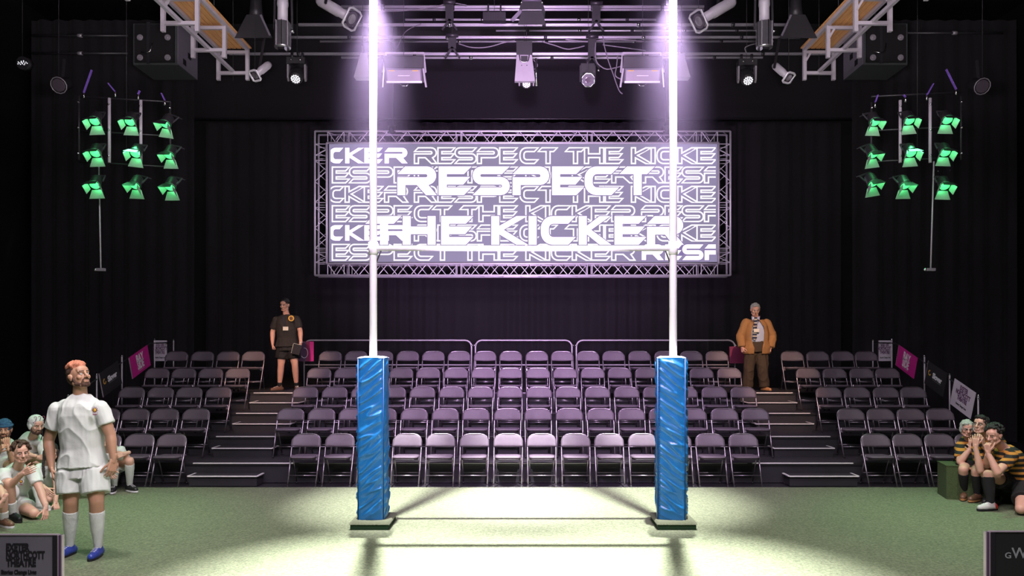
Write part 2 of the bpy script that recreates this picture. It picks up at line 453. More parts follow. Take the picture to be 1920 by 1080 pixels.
# half steps standing in the aisles
STEPS = [  # level, px range and nosing y of the photographed left block, mirrored on the right
    (0, 4.89, 3.88, 11.22), (1, 4.87, 3.93, 12.05), (2, 4.86, 3.90, 12.88), (3, 4.85, 3.98, 13.64)]
for s in (-1, 1):
    side = 'left' if s < 0 else 'right'
    for k, xo, xi, yf in STEPS:
        zb = RISE*k; zt = zb + RISE/2
        yb = EDGE[k] - 0.015
        t = empty('step_block', (s*(xo+xi)/2, yf, zb), 'black step box with pale edging, %s in the %s aisle stairs' % (['lowest, on the floor', 'second up', 'third up', 'topmost, below the standing man'][k], side), 'step', 'half steps in the aisles')
        o = Vector((s*(xo+xi)/2, yf, zb))
        MB(o).box((s*(xo+xi)/2, (yf+yb)/2, (zb+zt-0.02)/2), (xo-xi-0.02, yb-yf-0.02, zt-0.02-zb)).build('step_body', M['black_riser'], t)
        MB(o).box((s*(xo+xi)/2, (yf+yb)/2, zt-0.01), (xo-xi, yb-yf, 0.02)).build('tread', M['black_deck'], t)
        MB(o).box((s*(xo+xi)/2, yf-0.004, zt-0.004), (xo-xi, 0.035, 0.014)).build('nosing', M['nosing'], t)
        for xx in (xo, xi):
            MB(o).box((s*xx, (yf+yb)/2, zt-0.003), (0.03, yb-yf, 0.013)).build('nosing', M['nosing'], t)

# ================================================================ folding chairs
def make_chair(loc, label):
    t = empty('folding_chair', loc, label, 'chair', 'folding chairs in the raked seating')
    hw = 0.205
    # long bent tube: front feet up and back to the rounded top of the backrest
    def side(x):
        return [(x*0.985, 0, 0.012), (x, 0.10, 0.25), (x*1.02, 0.20, 0.50), (x*1.02, 0.258, 0.645)]
    pts = side(-hw) + [(-hw*0.97, 0.272, 0.680), (-hw*0.86, 0.284, 0.712), (-hw*0.68, 0.294, 0.736), (-hw*0.42, 0.30, 0.748), (hw*0.42, 0.30, 0.748), (hw*0.68, 0.294, 0.736), (hw*0.86, 0.284, 0.712), (hw*0.97, 0.272, 0.680)] + side(hw)[::-1]
    MB().tube(pts, 0.0115).build('frame', M['chair_metal'], t)
    for s in (-1, 1):
        MB().tube([(s*0.172, 0.352, 0.012), (s*0.176, 0.27, 0.24), (s*0.180, 0.165, 0.455)], 0.010).build('rear_leg', M['chair_metal'], t)
        MB().cyl((s*hw*0.985, -0.002, 0.0), (s*hw*0.985, 0.004, 0.035), 0.0145, n=8).build('foot_cap', M['rubber'], t)
        MB().cyl((s*0.172, 0.354, 0.0), (s*0.172, 0.346, 0.035), 0.0135, n=8).build('foot_cap', M['rubber'], t)
        MB().box((s*0.191, 0.155, 0.405), (0.012, 0.16, 0.035)).build('hinge', M['chair_metal'], t)
    MB().cyl((-hw, 0.066, 0.17), (hw, 0.066, 0.17), 0.0075, n=8).build('crossbar', M['chair_metal'], t)
    MB().cyl((-0.174, 0.295, 0.175), (0.174, 0.295, 0.175), 0.0075, n=8).build('crossbar', M['chair_metal'], t)
    # padded seat with rounded corners and dished pan
    def rr(x0, x1, y0, y1, r, n=5):
        out = []
        for cx, cy, a in ((x1-r, y1-r, 0), (x0+r, y1-r, 90), (x0+r, y0+r, 180), (x1-r, y0+r, 270)):
            out += [(cx+r*math.cos(R(a+90*i/n)), cy+r*math.sin(R(a+90*i/n))) for i in range(n+1)]
        return out
    def cushion(z0, z1, x, y0, y1, r):
        mb = MB(); lay = [(z0, -0.010), (z0+0.010, 0), (z1-0.010, 0), (z1, -0.012), (z1+0.004, -0.05)]
        for z, g_ in lay:
            mb.v += [Vector((px, py, z + 0.02*((py-y0)/(y1-y0))*-0.6)) for px, py in rr(-x-g_, x+g_, y0-g_, y1+g_, r)]
        m_ = len(mb.v)//len(lay)
        mb.f = [tuple(range(m_-1, -1, -1)), tuple(range((len(lay)-1)*m_, len(lay)*m_))]
        for j in range(len(lay)-1): mb.f += [(j*m_+i, j*m_+(i+1) % m_, (j+1)*m_+(i+1) % m_, (j+1)*m_+i) for i in range(m_)]
        mb.sm = [False, True]+[True]*(len(mb.f)-2)
        return mb
    cushion(0.422, 0.455, 0.183, -0.005, 0.375, 0.06).build('seat', M['seat_vinyl'], t)
    cushion(0.405, 0.418, 0.178, 0.0, 0.37, 0.06).build('seat_pan', M['seat_dark'], t)
    # backrest: curved padded panel with rounded upper corners, following the leaning tube
    mb = MB(); nu, nv = 14, 6
    def bp(u, v, off):
        x = (u*2-1); z0 = 0.578; z1 = 0.768
        top = z1 - 0.095*abs(x)**4 - 0.006*abs(x)**2
        z = z0 - 0.012*(1-x*x) + (top-z0)*v
        y = 0.206 + (z-0.575)*0.42 + 0.034*(1-x*x)
        pud = 0.010*(1-abs(x)**6)*(1-abs(2*v-1)**4)
        return Vector((x*0.214, y+off*(0.008+pud), z))
    for off in (-1, 1):
        for j in range(nv+1):
            for i in range(nu+1): mb.v.append(bp(i/nu, j/nv, off))
    q = (nu+1)*(nv+1)
    for j in range(nv):
        for i in range(nu):
            a = j*(nu+1)+i
            mb.f += [(a, a+1, a+nu+2, a+nu+1), (q+a, q+a+nu+1, q+a+nu+2, q+a+1)]
    for i in range(nu):
        mb.f += [(i, q+i, q+i+1, i+1), (nv*(nu+1)+i, nv*(nu+1)+i+1, q+nv*(nu+1)+i+1, q+nv*(nu+1)+i)]
    for j in range(nv):
        a = j*(nu+1); c_ = a+nu
        mb.f += [(a, a+nu+1, q+a+nu+1, q+a), (c_, q+c_, q+c_+nu+1, c_+nu+1)]
    mb.sm = [True]*len(mb.f)
    mb.build('backrest', M['seat_vinyl'], t)
    return t

ROWS = []   # (block, row, list of x)
DB = [11.42 + 0.86*k for k in range(5)]        # distance of each row's backrest tops
def row_px(r, block, pxs): ROWS.append((block, r, [(p-981.0)*DB[r]/F for p in pxs]))
def lin(a, b, n): return [a+(b-a)*i/(n-1) for i in range(n)]
row_px(0, 'centre', lin(576, 1392, 14))
row_px(1, 'centre', lin(546.6, 1414, 16))
row_px(2, 'centre', lin(574.5, 1392, 16))
row_px(3, 'centre', lin(600, 1365.5, 16))
row_px(4, 'centre', lin(621, 1343, 16))
row_px(0, 'left', [203, 265, 325]); row_px(1, 'left', [202, 257, 312.5, 370]); row_px(2, 'left', [250, 304, 358, 412])
row_px(3, 'left', [297.5, 347.6, 398, 448]); row_px(4, 'left', [334, 382, 430, 477])
row_px(0, 'right', [1638.7, 1698, 1757, 1814]); row_px(1, 'right', [1592, 1647.6, 1704, 1759]); row_px(2, 'right', [1551, 1603.6, 1658, 1709])
row_px(3, 'right', [1513, 1563, 1613, 1661]); row_px(4, 'right', [1483.6, 1531, 1577, 1622])
rown = ['front', 'second', 'third', 'fourth', 'back']
nth = ['first', 'second', 'third', 'fourth', 'fifth', 'sixth', 'seventh', 'eighth']
proto = None
for block, r, xs_ in ROWS:
    zz = 0.0 if r == 0 else TOPZ[r-1]
    if r == 0: zz = -0.008
    for i, x in enumerate(xs_):
        n_ = len(xs_)
        if block == 'centre':
            lab = 'centre block chair, %s row, %s from the %s aisle' % (rown[r], nth[i if i < n_/2 else n_-1-i], 'left' if i < n_/2 else 'right')
        elif block == 'left':
            lab = 'left wing chair, %s row, %s from the stairs' % (rown[r], nth[n_-1-i])
        else:
            lab = 'right wing chair, %s row, %s from the stairs' % (rown[r], nth[i])
        lab = 'charcoal folding chair, ' + lab
        loc = (x, DB[r]-0.30, zz)
        if proto is None: proto = make_chair(loc, lab); c = proto
        else: c = copy_tree(proto)
        c.location = loc; c.rotation_euler = (0, 0, R(random.uniform(-1.2, 1.2))); c['label'] = lab

# ================================================================ guard rails behind the back row and down the sides
def guard(x0, x1, label, y=15.62):
    o = Vector((x0, y, TOPZ[3])); z0 = TOPZ[3]; z1 = 2.165
    t = empty('guard_rail', o, label, 'railing', 'guard rails behind the back row')
    r = 0.13
    pts = [(x0, y, z0), (x0, y, z1-r)] + [(x0+r-r*math.cos(R(a)), y, z1-r+r*math.sin(R(a))) for a in (22, 45, 68, 90)]
    pts += [(x1-r+r*math.sin(R(a)), y, z1-r+r*math.cos(R(a))) for a in (0, 22, 45, 68, 90)] + [(x1, y, z0)]
    MB(o).tube(pts, 0.016).build('rail', M['lilac_steel'], t)
    MB(o).cyl((x0, y, 1.665), (x1, y, 1.665), 0.012).build('crossbar', M['lilac_steel'], t)
    for xx in (x0, x1): MB(o).cyl((xx, y, 2.06), (xx+(0.04 if xx == x1 else -0.04), y, 2.06), 0.022, n=8).build('clamp', M['chrome'], t)
    return t
guard(-4.45, -1.05, 'thin steel guard rail behind the back row, beside the man in black')
guard(-0.97, 0.99, 'thin steel guard rail behind the middle of the back row')
guard(1.08, 4.3, 'thin steel guard rail behind the back row, beside the man in tan')
def side_rail(s):
    side = 'left' if s < 0 else 'right'
    o = Vector((s*7.07, 11.6, 0))
    t = empty('stair_rail', o, 'black sloping handrail down the outer side of the %s seating' % side, 'railing')
    x = s*7.07
    posts = [(15.55, TOPZ[3]), (14.75, TOPZ[3]), (13.55, TOPZ[2]), (12.75, TOPZ[1]), (11.95, TOPZ[0])]
    for y, z in posts:
        MB(o).cyl((x, y, z), (x, y, z+0.98), 0.013, n=8).build('post', M['lilac_steel'], t)
        MB(o).ell((x, y, z+0.98), 0.02, nu=8, nv=6).build('post_cap', M['chrome'], t)
    MB(o).tube([(x, 15.5, 2.12), (x, 14.6, 2.1), (x, 11.9, 1.22)], 0.012).build('rail', M['black_paint'], t)
side_rail(-1); side_rail(1)

# ---------------------------------------------------------------- hanging sponsor boards
def board(c, w_, h_, rot, face, label, marks, edge=True):
    """a thin printed board; rot takes local x (along the text) / z (up) / -y (out of the face) to the world"""
    t = bpy.data.objects.new('sign_board', None); COL.objects.link(t)
    t.location = c; t.rotation_euler = rot
    tag(t, label, 'sign')
    MB().box((0, 0, 0), (w_, 0.012, h_)).build('panel', face, t)
    if edge:
        MB().box((-w_/2-0.004, 0, 0), (0.008, 0.016, h_)).build('edge_trim', M['panel_edge'], t)
    for q in (-0.35, 0.35): MB().cyl((q*w_, 0.004, h_*0.3), (q*w_, 0.085, h_*0.3), 0.008, n=6).build('hook', M['black_paint'], t)
    for body, x, z, size, m_, bold, xs_, line in marks:
        me = text_mesh(body, size, m_, bold, xs_, line=line)
        inst('lettering', me, t, (x, -0.0075, z), (R(90), 0, 0))
    return t
ENT = [('EXETER\nNORTHCOTT\nTHEATRE', 0.0, 0.055, 0.105, M['ink_violet'], 0.004, 0.62, 0.82), ('Stories Change Lives', 0.0, -0.135, 0.05, M['ink'], 0.0012, 0.72, 1)]
ENT_S = [('EXETER\nNORTHCOTT\nTHEATRE', -0.01, 0.045, 0.095, M['ink_violet'], 0.003, 0.5, 0.82), ('Stories Change Lives', 0.0, -0.135, 0.042, M['ink'], 0.001, 0.62, 1)]
BAY = [('BAY', 0.0, 0.075, 0.20, M['ink_white'], 0.008, 0.72, 1), ('SIDE', 0.0, -0.055, 0.20, M['ink_white'], 0.008, 0.62, 1), ('bayside.co.uk', 0.0, -0.15, 0.035, M['ink_white'], 0.001, 1, 1)]
BAY = BAY[:2] + [('_____________', 0.0, -0.13, 0.035, M['ink_white'], 0.001, 1, 1)]
SLO = [('Slover', 0.05, 0.02, 0.13, M['ink_white'], 0.006, 0.9, 1), ('____________', 0.05, -0.03, 0.045, M['ink_grey'], 0.001, 1, 1)]
def rays(t, x, z, r):
    for i in range(9):
        a = R(90+30*i)
        MB().bar((x+r*0.55*math.cos(a), -0.008, z+r*0.55*math.sin(a)), (x+r*math.cos(a), -0.008, z+r*math.sin(a)), r*0.28, 0.002, up=(0, 1, 0)).build('logo_ray', M['ink_gold'], t)
rake = math.atan(0.31/0.9)
for s in (-1, 1):
    side = 'left' if s < 0 else 'right'
    xx = s*7.0
    board(((301-981)*15.3/F if s < 0 else (1659.5-981)*15.3/F, 15.3, 1.955), 0.26, 0.41, (0, 0, R(4*s)), M['white_board'], 'small white theatre board facing forward beside the back row, %s side' % side, ENT_S)
    # boards in the plane of the side rail, tilted with the rake; turned to face the stage
    rz = R(90) if s < 0 else R(-90)
    def rot(s=s, rz=rz):
        m_ = Matrix.Rotation(rz, 3, 'Z') @ Matrix.Rotation(-rake if s < 0 else rake, 3, 'Y')
        return m_.to_euler()
    board((xx, 14.05, W(0, 678, 14.05).z), 0.70, 0.40, rot(), M['pink_board'], 'bright pink board with white block letters on the %s handrail' % side, BAY)
    b_ = board((xx, 13.05, W(0, 710, 13.05).z), 0.62, 0.42, rot(), M['dark_board'], 'black board with white lettering and gold rays on the %s handrail' % side, SLO)
    rays(b_, -0.2, 0.03, 0.05)
    board((xx, 12.25, W(0, 747, 12.25).z), 0.60, 0.44, rot(), M['white_board'], 'white theatre board lowest on the %s handrail' % side, ENT) if s > 0 else None
# maroon boards partly hidden behind the two standing men
for x, w_, lab in ((-4.43, 0.42, 'maroon board with white swirl behind the man in black'), (4.33, 0.35, 'maroon board behind the man in tan blazer')):
    t = board((x, 15.5, 1.94 if x < 0 else 1.87), w_, 0.40 if x < 0 else 0.34, (0, 0, 0), M['maroon_board'], lab, [], False)
    if x < 0:
        MB().tube([(0.02 + 0.07*math.cos(a/10.0), -0.009, -0.03+0.10*math.sin(a/10.0)) for a in range(-25, 18)], 0.006, n=6).build('swirl', M['ink_white'], t)
        MB().box((0.17, -0.0075, 0), (0.08, 0.003, 0.40)).build('stripe', M['pink_board'], t)
        MB().box((-0.02, -0.007, 0), (0.16, 0.003, 0.395)).build('panel_print', M['panel_violet'], t)

# ---------------------------------------------------------------- low hoardings at the front corners
def hoarding(s, x0, y, top, label, face, txt):
    o = Vector((s*(x0+1.2), y, 0)); t = empty('hoarding', o, label, 'hoarding')
    MB(o).box((s*(x0+1.2), y, top/2), (2.4, 0.02, top)).build('panel', face, t)
    MB(o).box((s*(x0+1.2), y, top+0.003), (2.4, 0.03, 0.006)).build('top_trim', M['panel_edge'], t, 'pale metal top edge')
    MB(o).box((s*(x0+0.017), y-0.012, top/2), (0.034, 0.006, top)).build('border', M['ink'], t)
    MB(o).box((s*(x0-0.003), y, top/2), (0.006, 0.03, top)).build('edge_trim', M['panel_edge'], t, 'pale metal edge')
    MB(o).box((s*(x0-0.015), y, top/2), (0.018, 0.02, top)).build('end_post', M['panel_violet'], t)
    MB(o).box((s*(x0-0.028), y+0.0, top/2), (0.008, 0.03, top)).build('edge_trim', M['panel_edge'], t, 'pale metal edge')
    for body, px, py, h, m_, bold, xs_, al in txt:
        me = text_mesh(body, h, m_, bold, xs_, align=al)
        p = W(px, py, y-0.012)
        inst('lettering', me, t, p-o, (R(90), 0, 0))
    return t
hoarding(-1, 3.262, 5.4, CH-353*5.4/F, 'grey low hoarding with black theatre lettering at the front left corner', M['grey_panel'],
         [('EXETER', 11, 1027, 0.072, M['ink'], 0.0035, 0.66, 'LEFT'), ('NORTHCOTT', 11, 1041.5, 0.072, M['ink'], 0.0035, 0.60, 'LEFT'), ('THEATRE', 12, 1056, 0.072, M['ink'], 0.0035, 0.68, 'LEFT'), ('Stories Change Lives', 2, 1073, 0.042, M['ink'], 0.0018, 0.70, 'LEFT')])
hoarding(1, 3.272, 5.4, CH-347*5.4/F, 'black low hoarding with grey logo letters at the front right corner', M['dark_board'],
         [('G', 1884, 1042, 0.058, M['ink_grey'], 0.001, 1.1, 'LEFT'), ('W', 1897, 1038, 0.105, M['ink_grey'], 0.001, 1.0, 'LEFT'), ('R', 1924, 1042, 0.058, M['ink_grey'], 0.001, 1.1, 'LEFT')])
# ================================================================ rugby goal posts
PX, PY = 1.70, 8.72
GP = t = empty('goal_posts', (0, PY, 0), 'tall white rugby goal posts with a crossbar standing in blue pads', 'goal posts')
o = Vector((0, PY, 0))
for s in (-1, 1):
    MB(o).cyl((s*PX, PY, 0.05), (s*PX, PY, 8.6), 0.043, n=24).build('upright', M['post_white'], t)
    MB(o).cyl((s*PX, PY, 3.08), (s*PX, PY, 3.22), 0.052, n=24).build('collar', M['post_white'], t)
    MB(o).tube([(s*(PX-0.02), PY, 2.95), (s*(PX-0.07), PY, 3.08), (s*(PX-0.09), PY, 3.13)], 0.008).build('bracket', M['lamp_dark'], t)
MB(o).cyl((-PX, PY, 3.15), (PX, PY, 3.15), 0.030, n=16).build('crossbar', M['post_white'], t)

def pad(s):
    wx, wy = (0.29, 0.30) if s < 0 else (0.305, 0.30)
    z0, z1 = 0.10, 1.915
    c = Vector((s*PX - (0.005 if s < 0 else 0.015), PY+0.03, z0))
    t = empty('post_pad', c, 'blue wrinkled vinyl pad wrapped round the %s goal post' % ('left' if s < 0 else 'right'), 'pad', 'goal post pads', R(0 if s < 0 else -10.5))
    # wrinkled skin: four faces, each a fine grid
    H_ = z1-z0; rnd = 0.018
    def disp(u, z, k):
        q = Vector((u*2.4+k*7.3+s*3, z*9.5+u*6.5*(1 if s > 0 else -1), k*2.1))
        n1 = noise.noise(q*1.0); n2 = noise.noise(q*2.1+Vector((5, 1, 2)))
        ridge = (1-abs(n1)*2.2)
        gath = math.sin(z*190)*0.0012*max(0, 1-abs(u+0.135)*22) if s > 0 else 0
        return 0.024*max(0, ridge)**3 + 0.008*n2 + gath
    perim = []
    for k, (ax, ay, bx, by) in enumerate(((-1, -1, 1, -1), (1, -1, 1, 1), (1, 1, -1, 1), (-1, 1, -1, -1))):
        for i in range(22):
            f_ = i/22.0
            x = (ax+(bx-ax)*f_)*wx/2; y = (ay+(by-ay)*f_)*wy/2
            nrm = Vector(((by-ay), -(bx-ax), 0)).normalized()
            perim.append((x, y, nrm, f_, k))
    mb = MB(); nz = 190; n_ = len(perim)
    for j in range(nz+1):
        z = H_*j/nz
        tp = 1.0 + (0.02 if s < 0 else 0.0)*math.sin(z*2.0)
        for x, y, nrm, f_, k in perim:
            edge = min(f_, 1-f_)*2
            amp = min(1, edge*4)*min(1, (H_-z)*12+0.15)*min(1, z*12+0.15)
            u = f_*0.3-0.15
            dd = disp(u, z, k)*amp*(1.0 if k != 1 or s > 0 else (0.45 if z > 0.8 else 1.0)) + 0.010*min(1, edge*2)
            p = Vector((x*tp, y*tp, z)) + nrm*dd
            if edge < 0.14: p -= Vector((x, y, 0)).normalized()*0.006
            mb.v.append(p)
    mb.f = [(j*n_+i, j*n_+(i+1) % n_, (j+1)*n_+(i+1) % n_, (j+1)*n_+i) for j in range(nz) for i in range(n_)]
    mb.sm = [True]*len(mb.f)
    mb.build('cover', M['pad_blue'], t)
    for q_, sz_ in (((-wx/2+0.05, 0), (0.06, wy-0.03)), ((wx/2-0.05, 0), (0.06, wy-0.03)), ((0, -wy/2+0.05), (wx-0.17, 0.06)), ((0, wy/2-0.05), (wx-0.17, 0.06))):
        MB().box((q_[0], q_[1], H_/2), (sz_[0], sz_[1], H_-0.02)).build('foam_wall', M['foam'], t)
    # lumpy white foam top
    mb = MB(); n2 = 14
    for j in range(n2+1):
        for i in range(n2+1):
            x = (i/n2-0.5)*(wx+0.015); y = (j/n2-0.5)*(wy+0.015)
            e = min(1, min(i, j, n2-i, n2-j)/1.5)
            mb.v.append(Vector((x, y, H_-0.006+e*(0.016+0.012*noise.noise((x*22, y*22, s*4.0))))))
    mb.f = [(j*(n2+1)+i, j*(n2+1)+i+1, (j+1)*(n2+1)+i+1, (j+1)*(n2+1)+i) for j in range(n2) for i in range(n2)]
    mb.sm = [True]*len(mb.f)
    mb.build('foam_top', M['foam'], t)
    for sx in (-1, 1):
        for sy in (-1, 1):
            MB().cyl((sx*(wx/2-0.002), sy*(wy/2-0.002), 0), (sx*(wx/2-0.002), sy*(wy/2-0.002), H_), 0.0055, n=8).build('piping', M['pad_piping'], t)
    if s > 0:
        mb = MB()
        for i in range(70):
            z = 0.02+i*0.0255
            mb.box((-wx/2+0.018, -wy/2-0.016, z), (0.012, 0.006, 0.010))
        tag(mb.build('stitching', M['pad_piping'], t), kind='stuff')
    B0 = (s*PX, 0.02, 0.012)
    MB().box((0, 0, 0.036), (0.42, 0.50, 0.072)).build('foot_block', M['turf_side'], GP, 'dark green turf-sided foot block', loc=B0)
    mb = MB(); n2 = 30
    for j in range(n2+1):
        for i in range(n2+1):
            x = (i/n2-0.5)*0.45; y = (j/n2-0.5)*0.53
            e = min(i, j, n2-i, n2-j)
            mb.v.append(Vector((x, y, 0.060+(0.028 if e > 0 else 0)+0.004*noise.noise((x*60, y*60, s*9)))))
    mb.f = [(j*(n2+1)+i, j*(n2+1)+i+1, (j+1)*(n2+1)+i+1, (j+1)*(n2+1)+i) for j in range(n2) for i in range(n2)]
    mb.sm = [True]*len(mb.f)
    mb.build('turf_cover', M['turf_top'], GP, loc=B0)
pad(-1); pad(1)

# ================================================================ box truss frame with the lettered screen
TD = 15.8
tx0, tx1 = (588.5-981)*TD/F, (1371.5-981)*TD/F
tz1, tz0 = CH-(244-650)*TD/F, CH-(518.5-650)*TD/F
TW = 0.285; cr = 0.022
tr = empty('truss_frame', ((tx0+tx1)/2, TD, tz0), 'rectangular aluminium box truss frame hung around the lettered screen', 'truss')
o = Vector(((tx0+tx1)/2, TD, tz0))
yf, yb = TD, TD+TW
def chord(a, b): MB(o).cyl(a, b, cr, n=12).build('chord', M['alu'], tr)
for y in (yf, yb):
    for d in (cr, TW-cr):
        chord((tx0+d, y, tz1-d), (tx1-d, y, tz1-d)); chord((tx0+d, y, tz0+d), (tx1-d, y, tz0+d))
        chord((tx0+d, y, tz0+d), (tx0+d, y, tz1-d)); chord((tx1-d, y, tz0+d), (tx1-d, y, tz1-d))
def brace_mesh(L): return MB().cyl((0, 0, 0), (L, 0, 0), 0.0085, n=7, caps=False).mesh('brace', M['alu'])
cache = {}
def brace(a, b):
    a = Vector(a)-o; b = Vector(b)-o; L = (b-a).length; k = round(L, 3)
    if k not in cache: cache[k] = brace_mesh(L)
    inst('brace', cache[k], tr, a, (b-a).to_track_quat('X', 'Z').to_euler())
def run(p0, p1, n_, y, inner, vert=False, flip=0):
    """zig-zag between the two chords of one side"""
    for i in range(n_):
        a = p0+(p1-p0)*i/n_; b = p0+(p1-p0)*(i+1)/n_
        lo, hi = inner
        if (i+flip) % 2: lo, hi = hi, lo
        if vert: brace((lo, y, a), (hi, y, b))
        else: brace((a, y, lo), (b, y, hi))
secs_h = [(tx0+TW, tx0+0.62), (tx0+0.72, tx0+2.92), (tx0+3.02, tx0+5.62), (tx0+5.72, tx1-0.72), (tx1-0.62, tx1-TW)]
for y in (yf, yb):
    fl = 0 if y == yf else 1
    for lohi in ((tz1-cr, tz1-TW+cr), (tz0+TW-cr, tz0+cr)):
        for (a, b) in secs_h:
            n_ = max(2, round((b-a)/0.205)); run(a, b, n_, y, lohi, False, fl)
            for e in (a, b): brace((e, y, lohi[0]), (e, y, lohi[1]))
    zz = [(tz0+TW, tz0+0.50), (tz0+0.58, tz0+1.42), (tz0+1.52, tz1-0.62), (tz1-0.52, tz1-TW)]
    for lohi in ((tx0+cr, tx0+TW-cr), (tx1-cr, tx1-TW+cr)):
        for (a, b) in zz:
            n_ = max(2, round((b-a)/0.20)); run(a, b, n_, y, lohi, True, fl)
            for e in (a, b): brace((lohi[0], y, e), (lohi[1], y, e))
for i in range(22):
    x = tx0+0.2+(tx1-tx0-0.4)*i/21
    brace((x, yf, tz1-cr), (x+0.19, yb, tz1-cr)); brace((x, yf, tz0+cr), (x+0.19, yb, tz0+cr))
# hangers above
for x in (-2.7, 2.95):
    h = empty('chain_hoist', (x, TD+0.14, tz1), 'small black chain hoist hanging the truss, %s' % ('near the left goal post' if x < 0 else 'near the right goal post'), 'hoist', 'truss hoists')
    MB().cyl((0, 0, -0.02), (0, 0, 3.2), 0.010, n=6).build('chain', M['lamp_dark'], h)
    MB().box((0, -0.10, 0.02), (0.16, 0.12, 0.14)).build('motor', M['black_paint'], h)
    MB().cyl((0, -0.17, -0.07), (0.0, -0.17, 0.05), 0.05).build('chain_bag', M['black'], h)

# ---------------------------------------------------------------- the screen and its lettering
SX0, SX1, SY0, SY1 = 617.0, 1345.0, 270.0, 491.0     # screen bounds, photograph pixels
SD = TD+0.06
sc_c = Vector((((SX0+SX1)/2-981)*SD/F, SD, CH-((SY0+SY1)/2-650)*SD/F))
screen = empty('projection_screen', sc_c, 'wide lilac grey projection screen repeating the words RESPECT THE KICKER', 'screen')
def emit_mat(name, col, st, var=0.0):
    m = bpy.data.materials.new(name); m.use_nodes = True; nt = m.node_tree
    b = nt.nodes['Principled BSDF']; b.inputs['Base Color'].default_value = (0.04, 0.04, 0.04, 1); b.inputs['Roughness'].default_value = 0.9
    b.inputs['Specular IOR Level'].default_value = 0.0
    b.inputs['Emission Color'].default_value = (*col, 1); b.inputs['Emission Strength'].default_value = st
    if var:
        tc = nt.nodes.new('ShaderNodeTexCoord'); n_ = nt.nodes.new('ShaderNodeTexNoise'); n_.inputs['Scale'].default_value = 0.55; n_.inputs['Detail'].default_value = 1
        mx = nt.nodes.new('ShaderNodeMix'); mx.data_type = 'RGBA'
        mx.inputs['A'].default_value = (0.22, 0.20, 0.28, 1); mx.inputs['B'].default_value = (0.40, 0.34, 0.60, 1)
        nt.links.new(tc.outputs['Object'], n_.inputs['Vector']); nt.links.new(n_.outputs['Fac'], mx.inputs['Factor']); nt.links.new(mx.outputs['Result'], b.inputs['Emission Color'])
    return m
M['screen'] = emit_mat('screen_light', (0.30, 0.265, 0.43), 0.85, 1)
M['glyph'] = emit_mat('lettering_light', (1.0, 0.94, 1.0), 1.25)
M['glyph_halo'] = emit_mat('lettering_halo', (0.28, 0.21, 0.46), 0.85)
hw_, hh_ = (SX1-SX0)/2*SD/F, (SY1-SY0)/2*SD/F
MB().box((0, 0.03, 0), (2*hw_+0.03, 0.03, 2*hh_+0.03)).build('backing', M['black_paint'], screen)
MB().box((0, 0.010, 0), (2*hw_, 0.006, 2*hh_)).build('screen_surface', M['screen'], screen)
for sx, sz, cx, cz in ((2*hw_+0.10, 0.035, 0, hh_+0.03), (2*hw_+0.10, 0.035, 0, -hh_-0.03), (0.035, 2*hh_+0.05, hw_+0.03, 0), (0.035, 2*hh_+0.05, -hw_-0.03, 0)):
    MB().box((cx, 0.0, cz), (sx, 0.05, sz)).build('border', M['black_paint'], screen)
mb = MB()
for i in range(34):
    x = -hw_+2*hw_*(i+0.5)/34
    for z in (1, -1): mb.cyl((x, 0, z*(hh_+0.02)), (x+0.02, -0.01, z*(hh_+0.13)), 0.006, n=5)
tag(mb.build('screen_tie', M['ink'], screen), kind='stuff')

